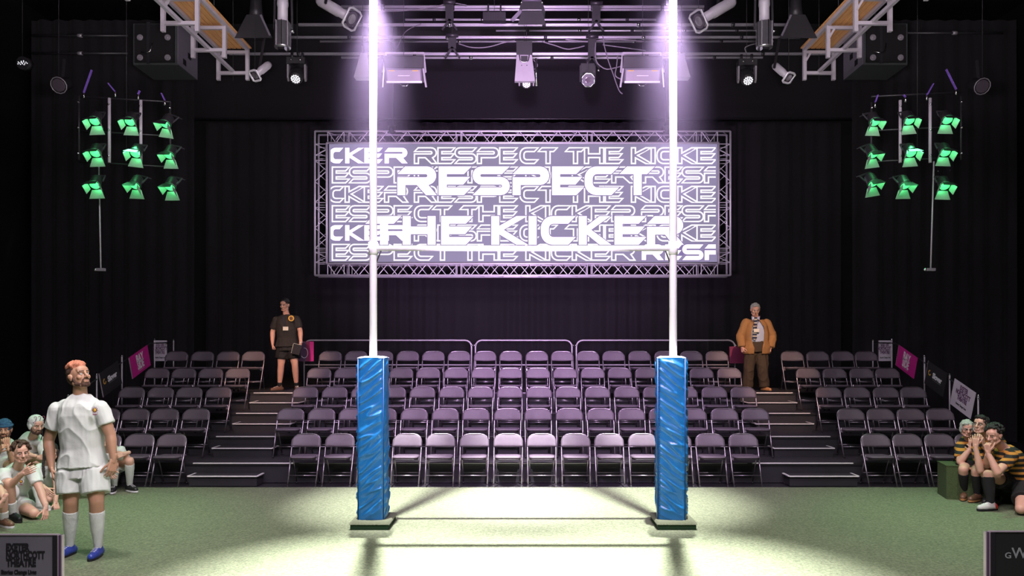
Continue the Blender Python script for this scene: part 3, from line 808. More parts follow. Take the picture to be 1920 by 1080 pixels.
def arcp(cx, cy, rx, ry, a0, a1, n=6): return [(cx+rx*math.cos(R(a0+(a1-a0)*i/n)), cy+ry*math.sin(R(a0+(a1-a0)*i/n))) for i in range(n+1)]
def glyph(ch, w_, t_, s_):
    v = t_*1.05; m0 = 0.5-t_/2; m1 = 0.5+t_/2
    if ch == 'E': return [(0, 0), (w_-s_, 0), (w_, t_), (v, t_), (v, m0), (w_-s_*1.1, m0), (w_-s_*0.2, m1), (v, m1), (v, 1-t_), (w_-s_, 1-t_), (w_, 1), (0, 1)]
    if ch == 'C':
        r = 0.42; ri = max(0.08, r-t_)
        return [(w_, 1)]+arcp(r, 1-r, r, r, 90, 180)+arcp(r, r, r, r, 180, 270)+[(w_-s_, 0), (w_, t_)]+arcp(v+ri, t_+ri, ri, ri, 270, 180, 4)+arcp(v+ri, 1-t_-ri, ri, ri, 180, 90, 4)+[(w_-s_, 1-t_)]
    if ch == 'S':
        ro = (1-m0)/2; ri = (1-t_-m1)/2; rb = m1/2; rbi = (m0-t_)/2
        return [(w_, 1)]+arcp(ro, 1-ro, ro, ro, 90, 270, 8)+arcp(w_-rb, t_+rbi, rbi, rbi, 90, -90, 6)+[(s_, t_), (0, 0)]+arcp(w_-rb, rb, rb, rb, -90, 90, 8)+arcp(ro, m1+ri, ri, ri, 270, 90, 6)+[(w_-s_, 1-t_)]
    if ch in 'PR':
        q0 = 0.5-t_*0.55; q1 = q0+t_; ro = (1-q0)/2; ri = max(0.02, (1-t_-q1)/2)
        p = [(s_, 1), (0, 1-t_)]+arcp(w_-ro-0.04, q1+ri, ri, ri, 90, -90, 6)+[(0, q1), (0, 0), (v, 0), (v, q0)]
        if ch == 'R': p += [(w_*0.5, q0), (w_-v*1.25, 0), (w_+0.02, 0), (w_-v*0.95, q0*1.0)]
        return p+arcp(w_-ro, q0+ro, ro, ro, -70 if ch == 'R' else -90, 90, 8)
    if ch == 'T':
        c0 = w_/2-v/2+0.02; c1 = c0+v
        return [(s_, 1), (0, 1-t_), (c0, 1-t_), (c0, 0), (c1, 0), (c1, 1-t_), (w_-s_, 1-t_), (w_, 1)]
    if ch == 'H': return [(0, 0), (v, 0), (v, m0), (w_-v, m0), (w_-v, 0), (w_, 0), (w_, 1), (w_-v, 1), (w_-v, m1), (v, m1), (v, 1), (0, 1)]
    if ch == 'I': return [(0, 0), (v, 0), (v, 1), (0, 1)]
    if ch == 'K': return [(0, 0), (v, 0), (v, 0.36), (w_-v*1.35, 0), (w_+0.03, 0), (v*1.55, 0.52), (w_, 1), (w_-v*1.35, 1), (v, 0.66), (v, 1), (0, 1)]
def clip(poly):
    for ax, lim, sg in ((0, SX0+3, 1), (0, SX1-3, -1), (1, SY0+2, 1), (1, SY1-2, -1)):
        out = []
        for i in range(len(poly)):
            a, b = poly[i], poly[(i+1) % len(poly)]
            ia = (a[ax]-lim)*sg >= 0; ib = (b[ax]-lim)*sg >= 0
            if ia: out.append(a)
            if ia != ib:
                k = (lim-a[ax])/(b[ax]-a[ax]); out.append((a[0]+(b[0]-a[0])*k, a[1]+(b[1]-a[1])*k))
        poly = out
        if len(poly) < 3: return []
    return poly
def offs(P, d):
    n_ = len(P); out = []
    for i in range(n_):
        a = Vector(P[i-1]); b = Vector(P[i]); c = Vector(P[(i+1) % n_])
        e1 = (b-a); e2 = (c-b)
        if e1.length < 1e-6 or e2.length < 1e-6: out.append(tuple(b)); continue
        e1.normalize(); e2.normalize()
        n1 = Vector((e1.y, -e1.x)); n2 = Vector((e2.y, -e2.x)); m_ = (n1+n2)
        k = m_.length_squared
        m_ = n1 if k < 0.3 else m_*2/k
        if m_.length > 2: m_ = m_.normalized()*2
        out.append((b.x+m_.x*d, b.y+m_.y*d))
    return out
def put(polys, y, name, m_):
    mb = MB()
    for p in polys:
        p = clip(p)
        if len(p) < 3: continue
        vs = [Vector(((q[0]-(SX0+SX1)/2)*SD/F, y, -(q[1]-(SY0+SY1)/2)*SD/F)) for q in p]
        mb.add(vs, [tuple(range(len(vs)))])
    if mb.v:
        return mb.build(name, m_, screen)
def letter(ch, x, w_, ytop, h, style, t_=0.27, s_=0.24):
    P = [(x+px*h, ytop+h-py*h) for px, py in glyph(ch, w_/h, t_, s_)]
    if sum(P[i-1][0]*P[i][1]-P[i][0]*P[i-1][1] for i in range(len(P))) < 0: P = P[::-1]
    clean = [p for i, p in enumerate(P) if (Vector(p)-Vector(P[i-1])).length > 0.05]; P = clean
    if style == 'bold':
        for nm, d, y, m_ in (('lettering_halo', 1.6, 0.0, M['glyph_halo']), ('lettering', 0.0, -0.004, M['glyph'])):
            Q = offs(P, d) if d else P
            tris = tessellate_polygon([[Vector((a, b, 0)) for a, b in Q]])
            put([[Q[i] for i in tri] for tri in tris], y, nm, m_)
    else:
        lw = 1.3; A = offs(P, lw); B = offs(P, -lw); n_ = len(P)
        put([[A[i], A[(i+1) % n_], B[(i+1) % n_], B[i]] for i in range(n_)], 0.004, 'lettering_outline', M['glyph'])
KEY = [('R', 0, 41), ('E', 44, 32), ('S', 76, 40), ('P', 118, 40), ('E', 160, 33), ('C', 198, 34), ('T', 232, 36), ('T', 283, 37), ('H', 319, 36), ('E', 358, 33),
       ('K', 407, 37), ('I', 444, 9), ('C', 455, 36), ('K', 494, 36), ('E', 530, 35), ('R', 568, 43)]
for row in range(6):
    yt = 277+36.25*row; x0 = 777-624*2 if row % 2 == 0 else 579-624*1
    for rep in range(4):
        for i, (ch, dx, w_) in enumerate(KEY):
            x = x0+624*rep+dx
            if x+w_ < SX0+4 or x > SX1-4: continue
            if x < SX0: x, w_ = SX0, w_-9
            bold = (row in (0, 4) and x < 770 and x > 560) or (row == 5 and x > 1190)
            letter(ch, x, w_, yt, 29.5, 'bold' if bold else 'line', 0.27 if bold else 0.24)
for ch, x, w_ in (('R', 745, 73), ('E', 822.5, 62), ('S', 886, 70), ('P', 961, 69), ('E', 1035, 60), ('C', 1096, 65), ('T', 1161, 67)):
    letter(ch, x, w_, 312, 54, 'bold', 0.27, 0.27)
for ch, x, w_ in (('T', 685, 68), ('H', 755, 62), ('E', 827, 61), ('K', 921, 68), ('I', 991, 16), ('C', 1014, 66), ('K', 1085, 60), ('E', 1152, 60), ('R', 1213, 68)):
    letter(ch, x, w_, 405, 54, 'bold', 0.27, 0.27)
# ================================================================ ceiling rig
pipes = [  # px y, distance, x0 px, x1 px, radius
    (13, 14.2, 640, 1320, 0.030, 'topmost pale pipe of the lighting grid in view'),
    (18.5, 14.2, 640, 1320, 0.018, 'thin pipe just under the topmost grid pipe'),
    (37, 15.2, 760, 1230, 0.022, 'dim pipe behind the second bright grid pipe'),
    (46.5, 13.8, 560, 1480, 0.030, 'second bright pipe of the lighting grid, above the flood lamps'),
    (57.5, 14.8, 930, 1440, 0.016, 'thin dim pipe between the second and third bright pipes'),
    (70, 13.8, 545, 1500, 0.026, 'third bright pipe of the lighting grid'),
    (77.5, 14.6, 600, 1450, 0.020, 'darker pipe under the third bright grid pipe'),
    (101, 13.8, 430, 1560, 0.028, 'lowest bright pipe, carrying the moving lights'),
    (108, 14.2, 640, 1430, 0.022, 'pipe just behind the lowest bright grid pipe'),
]
for py, d, x0, x1, r, lab in pipes:
    a = W(x0, py, d); b = W(x1, py, d); c = (a+b)/2
    t = empty('lighting_pipe', c, lab, 'pipe', 'lighting grid pipes')
    MB(c).cyl(a, b, r, n=14).build('pipe', M['pipe'], t)
    for k in range(5):
        p = a+(b-a)*(k+0.6)/5.2
        MB(c).cyl(p-Vector((0.03, 0, 0)), p+Vector((0.03, 0, 0)), r+0.012, n=12).build('coupler', M['chrome'] if k % 2 else M['lamp_dark'], t)
# hanging frames that join the pipes (dark ladder brackets)
for px, py0, py1, d, lab in ((843, 8, 40, 13.75, 'dark clamp bracket left of the grid centre, upper pair of pipes'), (1118, 10, 42, 13.75, 'dark clamp bracket right of the grid centre, upper pair of pipes'),
                        (848, 70, 92, 13.7, 'dark splayed bracket under the third pipe, left of centre'), (1110, 72, 110, 13.7, 'dark splayed bracket under the third pipe, above the round lamp')):
    c = W(px, py0, d); e = W(px, py1, d)
    t = empty('pipe_bracket', c, lab, 'bracket')
    MB(c).bar(c, e, 0.14, 0.05).build('plate', M['lamp_dark'], t)
    for sx in (-1, 1):
        MB(c).bar(e+Vector((0, 0, 0.03)), e+Vector((sx*0.13, 0, -0.16)), 0.05, 0.03).build('arm', M['lamp_dark'], t)
    MB(c).cyl(c+Vector((-0.11, -0.04, 0.02)), c+Vector((0.11, -0.04, 0.02)), 0.035, n=10).build('coupler', M['black_paint'], t)
# little hanging junction box
c = W(927, 33, 13.6); t = empty('dimmer_box', c, 'small dark ribbed box hung from the topmost pipe, left of centre', 'box')
MB().box((0, 0, 0), (0.40, 0.12, 0.15)).build('body', M['lamp_dark'], t)
for i in range(9): MB().box((-0.17+i*0.0425, -0.063, 0), (0.014, 0.01, 0.13)).build('fin', M['black_paint'], t)
for sx in (-0.11, 0.11): MB().cyl((sx, 0, 0.07), (sx, 0, 0.24), 0.014, n=8).build('hanger', M['lamp_dark'], t)

# ---------------------------------------------------------------- moving head lights
def moving_head(px, py, d, tilt, pan, lab, front=True, sc=1.0):
    c = W(px, py, d)
    t = empty('moving_light', c, lab, 'stage light', 'moving head lights on the lowest pipe', R(pan))
    MB().box((0, 0, 0.19*sc), (0.32*sc, 0.22*sc, 0.11*sc)).build('base', M['lamp_dark'], t)
    for sx in (-1, 1):
        MB().cyl((sx*0.09*sc, 0, 0.24*sc), (sx*0.09*sc, 0, 0.36*sc), 0.022*sc, n=8).build('clamp', M['black_paint'], t)
        MB().ell((sx*0.08*sc, -0.11*sc, 0.20*sc), 0.022*sc, nu=8, nv=6).build('knob', M['chrome'], t)
        mb = MB(); poly = [(-0.06, 0.14), (0.06, 0.14), (0.05, -0.10), (0.0, -0.15), (-0.05, -0.10)]
        mb.prism([(a*sc, b*sc) for a, b in poly], (sx*0.165*sc, 0, 0), (sx*0.135*sc, 0, 0), (0, 1, 0), (0, 0, 1)).build('yoke_arm', M['lamp_grey'], t)
    ax = Matrix.Rotation(R(-tilt), 3, 'X') @ Vector((0, 0, -1))
    h0 = Vector((0, 0, -0.02*sc))
    MB().lathe(h0-ax*0.12*sc, ax, [(0, 0.07*sc), (0.03*sc, 0.105*sc), (0.16*sc, 0.125*sc), (0.26*sc, 0.118*sc), (0.285*sc, 0.11*sc)], 20).build('head', M['lamp_dark'], t)
    f0 = h0+ax*0.168*sc
    MB().lathe(f0-ax*0.015*sc, ax, [(0, 0.10*sc), (0.014*sc, 0.10*sc), (0.014*sc, 0.088*sc)], 20).build('bezel', M['black_paint'], t)
    MB().lathe(f0-ax*0.004*sc, ax, [(0, 0.09*sc), (0.006*sc, 0.088*sc)], 20).build('lens', M['lens_dark'], t)
    u, v = frame_of(ax); mb_pts = [(0, 0)]+[(0.036*math.cos(R(60*i)), 0.036*math.sin(R(60*i))) for i in range(6)]+[(0.068*math.cos(R(30*i+15)), 0.068*math.sin(R(30*i+15))) for i in range(12)]
    for a, b in mb_pts:
        q = f0+(u*a+v*b)*sc
        MB().lathe(q, ax, [(0, 0.0155*sc), (0.006*sc, 0.0155*sc), (0.009*sc, 0.010*sc)], 8).build('led', M['led'], t)
    return t
moving_head(557, 137, 13.4, 42, 3, 'moving light with round LED face hanging left of the left goal post', sc=0.98)
moving_head(1400, 140, 13.4, 42, -3, 'moving light with round LED face hanging right of the right goal post', sc=0.98)
t = moving_head(987, 148, 13.4, 40, 0, 'moving light with round LED face under a pale hood at grid centre', sc=0.82)
c = W(983, 104, 13.25); t = empty('lamp_hood', c, 'tapered pale grey sheet hood above the central moving light', 'hood')
MB().prism([(-0.13, 0), (0.13, 0), (0.185, -0.46), (-0.165, -0.46)], (0, -0.05, 0), (0, 0.03, 0), (1, 0, 0), (0, 0, 1)).build('hood_panel', M['lamp_grey'], t)
MB().box((0.0, -0.055, -0.075), (0.115, 0.02, 0.09)).build('handle_recess', M['black_paint'], t)
MB().tube([(-0.085, -0.065, -0.02), (-0.07, -0.065, -0.115), (-0.03, -0.065, -0.14), (0.03, -0.065, -0.14), (0.07, -0.065, -0.115), (0.085, -0.065, -0.02)], 0.010).build('handle', M['chrome'], t)
for sx in (-1, 1): MB().ell((sx*0.045, -0.055, -0.19), 0.009, nu=8, nv=6).build('screw', M['ink'], t)
MB().box((0.0, 0.0, 0.10), (0.27, 0.16, 0.22)).build('motor_box', M['black_paint'], t)
MB().cyl((0.20, 0.0, -0.05), (0.21, 0, -0.52), 0.016, n=8).build('arm', M['chrome'], t)

# round gel-framed lamp (right of centre)
c = W(1103, 150, 13.4)
t = empty('fresnel_lamp', c, 'black lantern with octagonal silver gel frame, right of grid centre', 'stage light')
ax = Vector((0, -0.93, -0.37)).normalized()
MB().lathe((0, 0.22, 0.09), ax, [(0, 0.05), (0.03, 0.09), (0.22, 0.10), (0.24, 0.115)], 18).build('body', M['lamp_dark'], t)
pts = [Vector((0.118*math.cos(R(22.5+45*i)), 0.118*math.sin(R(22.5+45*i)), 0)) for i in range(8)]
u, v = frame_of(ax); MB().tube([u*p.x+v*p.y for p in pts], 0.011, closed=True).build('gel_frame', M['chrome'], t)
MB().lathe((0, 0.012, 0.004), ax, [(0, 0.10), (0.006, 0.10), (0.016, 0.05)], 18).build('lens', M['lens_dark'], t)
MB().box((0, 0.16, 0.24), (0.24, 0.14, 0.17)).build('yoke_box', M['black_paint'], t)
for sx in (-1, 1): MB().bar((sx*0.13, 0.14, 0.30), (sx*0.13, 0.14, 0.02), 0.02, 0.04).build('yoke_arm', M['lamp_dark'], t)
MB().cyl((0, 0.16, 0.3), (0, 0.16, 0.42), 0.03, n=8).build('clamp', M['lamp_dark'], t)
MB().ell((0.19, 0.1, 0.21), 0.025, nu=8, nv=6).build('knob', M['chrome'], t)

# flood panels beside the goal posts
for s in (-1, 1):
    px = 757 if s < 0 else 1205
    c = W(px, 128, 13.0)
    t = empty('flood_light', c, 'wide lilac flood light with glass front hung beside the %s goal post' % ('left' if s < 0 else 'right'), 'stage light', 'flood lights')
    rot = Matrix.Rotation(R(24), 3, 'X')
    def L(p): return rot @ Vector(p)
    MB().box(L((0, 0.12, -0.02)), (0.66, 0.22, 0.42), rot).build('housing', M['lamp_dark'], t)
    MB().box(L((0, -0.015, -0.12)), (0.60, 0.03, 0.24), rot).build('reflector', M['cabinet_side'], t)
    MB().box(L((0, -0.035, -0.12)), (0.56, 0.01, 0.19), rot).build('glass', M['lamp_grey'], t)
    MB().box(L((0, -0.042, -0.215)), (0.60, 0.02, 0.03), rot).build('lip', M['alu'], t)
    MB().box(L((0, -0.042, -0.115)), (0.20, 0.004, 0.008), rot).build('label_strip', M['ink_white'], t)
    for q in (-0.2, 0.2): MB().box(L((q, -0.042, -0.035)), (0.10, 0.006, 0.014), rot).build('latch', M['ink_gold'], t)
    for sx in (-1, 1):
        MB().bar(L((sx*0.335, -0.02, 0.0)), L((sx*0.37, -0.06, -0.30)), 0.018, 0.035).build('door_edge', M['alu'], t)
        MB().bar((sx*0.32, 0.10, 0.30), (sx*0.36, 0.06, -0.05), 0.016, 0.035).build('yoke_arm', M['alu'], t)
    MB().bar((-0.32, 0.10, 0.29), (0.32, 0.10, 0.29), 0.025, 0.035).build('yoke_bar', M['lilac_steel'], t)
    MB().tube([L((-0.07, -0.05, -0.255)), L((-0.03, -0.05, -0.28)), L((0.03, -0.05, -0.28)), L((0.07, -0.05, -0.255))], 0.008).build('handle', M['chrome'], t)

# silver profile lanterns hanging straight down
for s in (-1, 1):
    px = 530 if s < 0 else 1433
    c = W(px, 66, 11.5)
    t = empty('profile_spot', c, 'silver ribbed profile lantern pointing down beside the %s hanging bench' % ('left' if s < 0 else 'right'), 'stage light', 'silver profile lanterns')
    MB().lathe((0, 0, 0.20), (0, 0, -1), [(0, 0.075), (0.01, 0.105), (0.02, 0.112), (0.36, 0.112), (0.37, 0.12), (0.39, 0.12), (0.40, 0.10)], 24).build('barrel', M['brushed'], t)
    MB().lathe((0, 0, 0.55), (0, 0, -1), [(0, 0.08), (0.10, 0.085), (0.14, 0.075), (0.36, 0.075)], 20).build('lens_tube', M['lilac_steel'], t)
    MB().lathe((0, 0, 0.80), (0, 0, -1), [(0, 0.065), (0.25, 0.085)], 16).build('rear_housing', M['lamp_grey'], t)
    for k in range(8):
        a = R(45*k+10); MB().bar((0.117*math.cos(a), 0.117*math.sin(a), 0.19), (0.117*math.cos(a), 0.117*math.sin(a), -0.18), 0.012, 0.018).build('rib', M['lamp_grey'] if k % 2 else M['chrome'], t)
    MB().box((0, -0.02, -0.215), (0.10, 0.12, 0.045)).build('gel_slot', M['chrome'], t)
    MB().cyl((0.12, 0, 0.06), (0.17, 0, 0.06), 0.025, n=10).build('knob', M['chrome'], t)
    for sx in (-1, 1): MB().bar((sx*0.135, 0.03, 0.1), (sx*0.12, 0.03, 0.85), 0.012, 0.03).build('yoke_arm', M['lamp_dark'], t)

# slanted lanterns with square frames, pointing down and in
def slanted(px0, py0, px1, py1, d, lab, r=0.085, sq=0.15):
    a = W(px0, py0, d); b = W(px1, py1, d-0.25); c = b
    t = empty('profile_spot', c, lab, 'stage light'); ax = (b-a).normalized(); L_ = (b-a).length
    MB(c).lathe(a, ax, [(0, r*0.8), (0.05, r), (L_*0.6, r), (L_*0.62, r*0.85), (L_, r*0.9)], 18).build('barrel', M['lilac_steel'], t)
    u, v = frame_of(ax)
    MB(c).tube([b+(u*x+v*y)*sq for x, y in ((-1, -0.8), (-0.6, -1), (0.6, -1), (1, -0.8), (1, 0.8), (0.6, 1), (-0.6, 1), (-1, 0.8))], 0.018, closed=True).build('gel_frame', M['alu'], t)
    MB(c).lathe(b-ax*0.01, ax, [(0, sq*0.78), (0.01, sq*0.76)], 18).build('lens', M['lens_dark'], t)
    MB(c).bar(a+(b-a)*0.35+u*0.12, a+(b-a)*0.35+Vector((0, 0, 0.5)), 0.03, 0.03).build('yoke_arm', M['lamp_dark'], t)
    return t
slanted(598, 0, 660, 36, 12.0, 'slanted lantern with square frame pointing in beside the left goal post')
slanted(1375, 2, 1310, 40, 12.0, 'slanted lantern with square frame pointing in beside the right goal post')
slanted(505, 120, 478, 142, 12.5, 'small tilted lantern frame at the far foot of the left hanging bench', 0.06, 0.085)
slanted(1452, 122, 1479, 146, 12.5, 'small tilted lantern frame at the far foot of the right hanging bench', 0.06, 0.085)

# big dark shuttered lantern at centre top, and conical dark hoods by the benches
c = W(997, 10, 12.8); t = empty('projector_lamp', c, 'large dark flared lantern at the top centre of the lighting grid', 'stage light')
MB().cyl((0, 0.1, 0.35), (0, 0.05, 0.0), 0.165, n=20).build('barrel', M['cabinet_side'], t)
MB().prism([(-0.17, 0), (0.17, 0), (0.22, -0.17), (-0.22, -0.17)], (0, -0.15, 0.0), (0, 0.15, 0.0), (1, 0, 0), (0, 0, 1)).build('shroud', M['lamp_dark'], t)
MB().prism([(-0.16, -0.17), (0.16, -0.17), (0.23, -0.40), (-0.23, -0.40)], (0, -0.20, 0.0), (0, -0.18, 0.0), (1, 0, 0), (0, 0, 1)).build('shutter_flap', M['lamp_dark'], t)
MB().bar((-0.16, -0.19, -0.17), (0.16, -0.19, -0.17), 0.02, 0.02).build('hinge', M['alu'], t)
MB().bar((-0.17, -0.17, -0.16), (-0.33, -0.17, -0.33), 0.02, 0.06).build('shutter_flap', M['cabinet_side'], t)
for sx in (-1, 1): MB().ell((sx*0.17, -0.15, -0.02), 0.02, nu=8, nv=6).build('knob', M['chrome'], t)
for s in (-1, 1):
    c = W(480 if s < 0 else 1492, 38, 12.4); t = empty('flared_lamp', c, 'dark lantern with broad flared hood behind the %s hanging bench' % ('left' if s < 0 else 'right'), 'stage light', 'flared dark lanterns')
    MB().lathe((-s*-0.0, 0, 0.45), (0, 0, -1), [(0, 0.08), (0.3, 0.10), (0.42, 0.12)], 16).build('barrel', M['lamp_dark'], t)
    MB().prism([(-0.11, 0.04), (0.11, 0.04), (0.30, -0.33), (-0.30, -0.33)], (0, -0.12, 0), (0, -0.10, 0), (1, 0, 0), (0, 0, 1)).build('shutter_flap', M['lamp_dark'], t)
    MB().bar((s*-0.12, -0.13, 0.03), (s*-0.27, -0.13, -0.30), 0.015, 0.03).build('flap_edge', M['cabinet_side'], t)
# pale side lamps whose edge shows beside the posts
for s in (-1, 1):
    c = W(680 if s < 0 else 1278, 128, 13.2); t = empty('side_flood', c, 'pale lantern side half hidden behind the %s goal post, near the top' % ('left' if s < 0 else 'right'), 'stage light')
    MB().prism([(-0.02, 0.22), (0.10, 0.22), (0.14, -0.18), (-0.13, -0.18)] if s < 0 else [(0.02, 0.22), (-0.10, 0.22), (-0.14, -0.18), (0.13, -0.18)], (0, -0.1, 0), (0, 0.1, 0), (1, 0, 0), (0, 0, 1)).build('housing', M['lamp_grey'], t)
    MB().cyl((0, 0, 0.2), (0, 0, 0.38), 0.02, n=8).build('hanger', M['lamp_dark'], t)

# the two blazing lamps behind the posts
for s in (-1, 1):
    c = Vector((s*1.86, 9.76, 6.53)); t = empty('beam_light', c, 'blazing white beam lamp right beside the top of the %s goal post' % ('left' if s < 0 else 'right'), 'stage light', 'blazing beam lamps')
    ax = (Vector((s*1.4, 6.2, 0))-c).normalized()
    MB().lathe(-ax*0.24, ax, [(0, 0.05), (0.05, 0.09), (0.20, 0.10), (0.235, 0.095)], 18).build('body', M['lamp_dark'], t)
    MB().lathe(ax*0.0, ax, [(0, 0.085), (0.004, 0.085)], 18).build('lens', M['flare'], t)
    MB().cyl(-ax*0.15, -ax*0.15+Vector((0, 0, 0.5)), 0.02, n=8).build('hanger', M['lamp_dark'], t)

# cables sagging between the pipes
def cable(pts, d, lab, r=0.010):
    P_ = [W(x, y, d) for x, y in pts]; Q = []
    for i in range(len(P_)-1):
        a, b = P_[i], P_[i+1]
        p0 = P_[max(i-1, 0)]; p3 = P_[min(i+2, len(P_)-1)]
        for k in range(6):
            u_ = k/6.0
            Q.append(0.5*((2*a)+(b-p0)*u_+(2*p0-5*a+4*b-p3)*u_*u_+(-p0+3*a-3*b+p3)*u_**3))
    Q.append(P_[-1]); c = Q[0]
    o_ = MB(c).tube(Q, r, n=6).build('cable', M['cable'], loc=c); tag(o_, lab, 'cable', 'cables on the lighting grid')
cable([(860, 82), (885, 89), (915, 88), (945, 80), (965, 76)], 13.79, 'cable sagging left of grid centre under the third pipe')
cable([(1016, 78), (1040, 85), (1062, 92), (1080, 90), (1096, 86)], 13.79, 'cable sagging right of grid centre towards the splayed bracket')
cable([(1117, 80), (1116, 100), (1120, 118), (1135, 129), (1150, 128), (1172, 122)], 13.3, 'long black cable looping down by the round gel-framed lamp')
cable([(1130, 66), (1134, 90), (1142, 118), (1150, 140), (1160, 168), (1167, 176)], 13.25, 'cable falling to the right flood light')
cable([(1158, 104), (1156, 125), (1154, 142), (1168, 150)], 13.2, 'pale short cable behind the right flood light')
cable([(1130, 84), (1160, 88), (1190, 92), (1211, 95)], 13.8, 'thin cable slanting right between the pipes')
cable([(700, 22), (760, 20), (810, 14), (845, 6), (875, 10)], 14.0, 'cable lying over the topmost pipe near the left post')
cable([(790, 44), (760, 60), (744, 92)], 13.5, 'cable dropping from the second pipe near the left post', 0.006)
cable([(705, 22), (780, 19), (840, 17)], 14.0, 'cable along the topmost pipe', 0.008)
cable([(1400, 100), (1397, 90), (1408, 84), (1420, 82)], 12.8, 'short cable curling above the right moving light')
cable([(1000, 112), (1008, 122), (1002, 130)], 13.3, 'short cable beside the pale hood', 0.007)
cable([(1060, 74), (1100, 78), (1150, 74), (1210, 78)], 13.8, 'cable tied under the third bright pipe', 0.012)

# ---------------------------------------------------------------- slatted benches hanging upside up beside the grid
for s in (-1, 1):
    c = Vector((-4.905 if s < 0 else 5.0, 13.0, 6.54))
    t = empty('hanging_bench', c, 'long slatted wooden bench with pale steel legs hung high at the %s' % ('left' if s < 0 else 'right'), 'bench', 'hanging slatted benches')
    hw2 = 0.245; zt = 0.50
    for k in range(6):
        y = -1.0*k
        for sx in (-1, 1): MB().bar((sx*hw2, y, 0), (sx*hw2, y, zt), 0.055, 0.055, up=(0, 1, 0)).build('leg', M['lilac_steel'], t)
        MB().bar((-hw2, y, 0.12), (hw2, y, 0.12), 0.05, 0.05).build('crossbar', M['lilac_steel'], t)
        MB().bar((-hw2, y, zt-0.03), (hw2, y, zt-0.03), 0.05, 0.05).build('crossbar', M['lilac_steel'], t)
        MB().bar((-hw2*0.98, y-0.02, zt-0.2), (-hw2*0.6, y-0.02, zt-0.04), 0.03, 0.03).build('gusset', M['lilac_steel'], t)
    for sx in (-1, 1): MB().bar((sx*hw2, 0.03, zt+0.02), (sx*hw2, -5.2, zt+0.02), 0.05, 0.055).build('side_rail', M['lilac_steel'], t)
    MB().bar((0, 0.0, 0.145), (0, -5.2, 0.145), 0.05, 0.05).build('stretcher', M['lilac_steel'], t)
    for i in range(7):
        x = -0.26+0.52*i/6
        MB().box((x, -2.55, zt+0.062), (0.068, 5.2, 0.022)).build('slat', M['wood'], t)
    for y in (-0.8, -3.8): MB().cyl((0, y, zt+0.07), (0, y, 2.9), 0.008, n=6).build('wire', M['lamp_dark'], t)

# ---------------------------------------------------------------- black loudspeaker cabinets
for s in (-1, 1):
    c = Vector((-6.42 if s < 0 else 6.32, 13.8, 6.96))
    t = empty('loudspeaker', c, 'black loudspeaker cabinet hung outside the %s hanging bench' % ('left' if s < 0 else 'right'), 'speaker', 'hung loudspeakers')
    w_, d_, h_ = 0.79, 0.80, 0.72
    MB().box((0, 0.02, h_/2), (w_, d_-0.04, h_)).build('cabinet', M['cabinet'], t)
    MB().box((-s*(w_/2+0.006), 0, h_/2), (0.012, d_, h_)).build('side_panel', M['cabinet_side'], t)
    for (qy, qz) in ((0.05, 0.30), (-0.15, 0.12)): MB().box((-s*(w_/2+0.014), qy, qz), (0.01, 0.12, 0.10)).build('handle', M['black'], t)
    MB().box((0, -d_/2, h_/2), (w_-0.1, 0.03, h_-0.06)).build('grille', M['black'], t)
    for qx in (-1, 1):
        for qz in (0.10, 0.45):
            MB().lathe((qx*0.24, -d_/2-0.02, qz), (0, -1, 0), [(0, 0.05), (0.02, 0.055), (0.03, 0.045), (0.01, 0.03), (0.035, 0.012)], 14).build('castor_cup', M['lamp_grey'], t)
    MB().bar((-0.10, -d_/2-0.03, 0), (-0.10, -d_/2-0.03, h_), 0.05, 0.02, up=(0, 1, 0)).build('rigging_strip', M['lamp_dark'], t)
    MB().tube([(-0.22, -d_/2-0.04, 0.20), (-0.12, -d_/2-0.07, 0.17), (-0.05, -d_/2-0.06, 0.2), (-0.02, -d_/2-0.05, 0.34)], 0.010).build('cable', M['chrome'], t)
    MB().cyl((0, 0, h_), (0, 0, 2.5), 0.015, n=6).build('hanger', M['lamp_dark'], t)

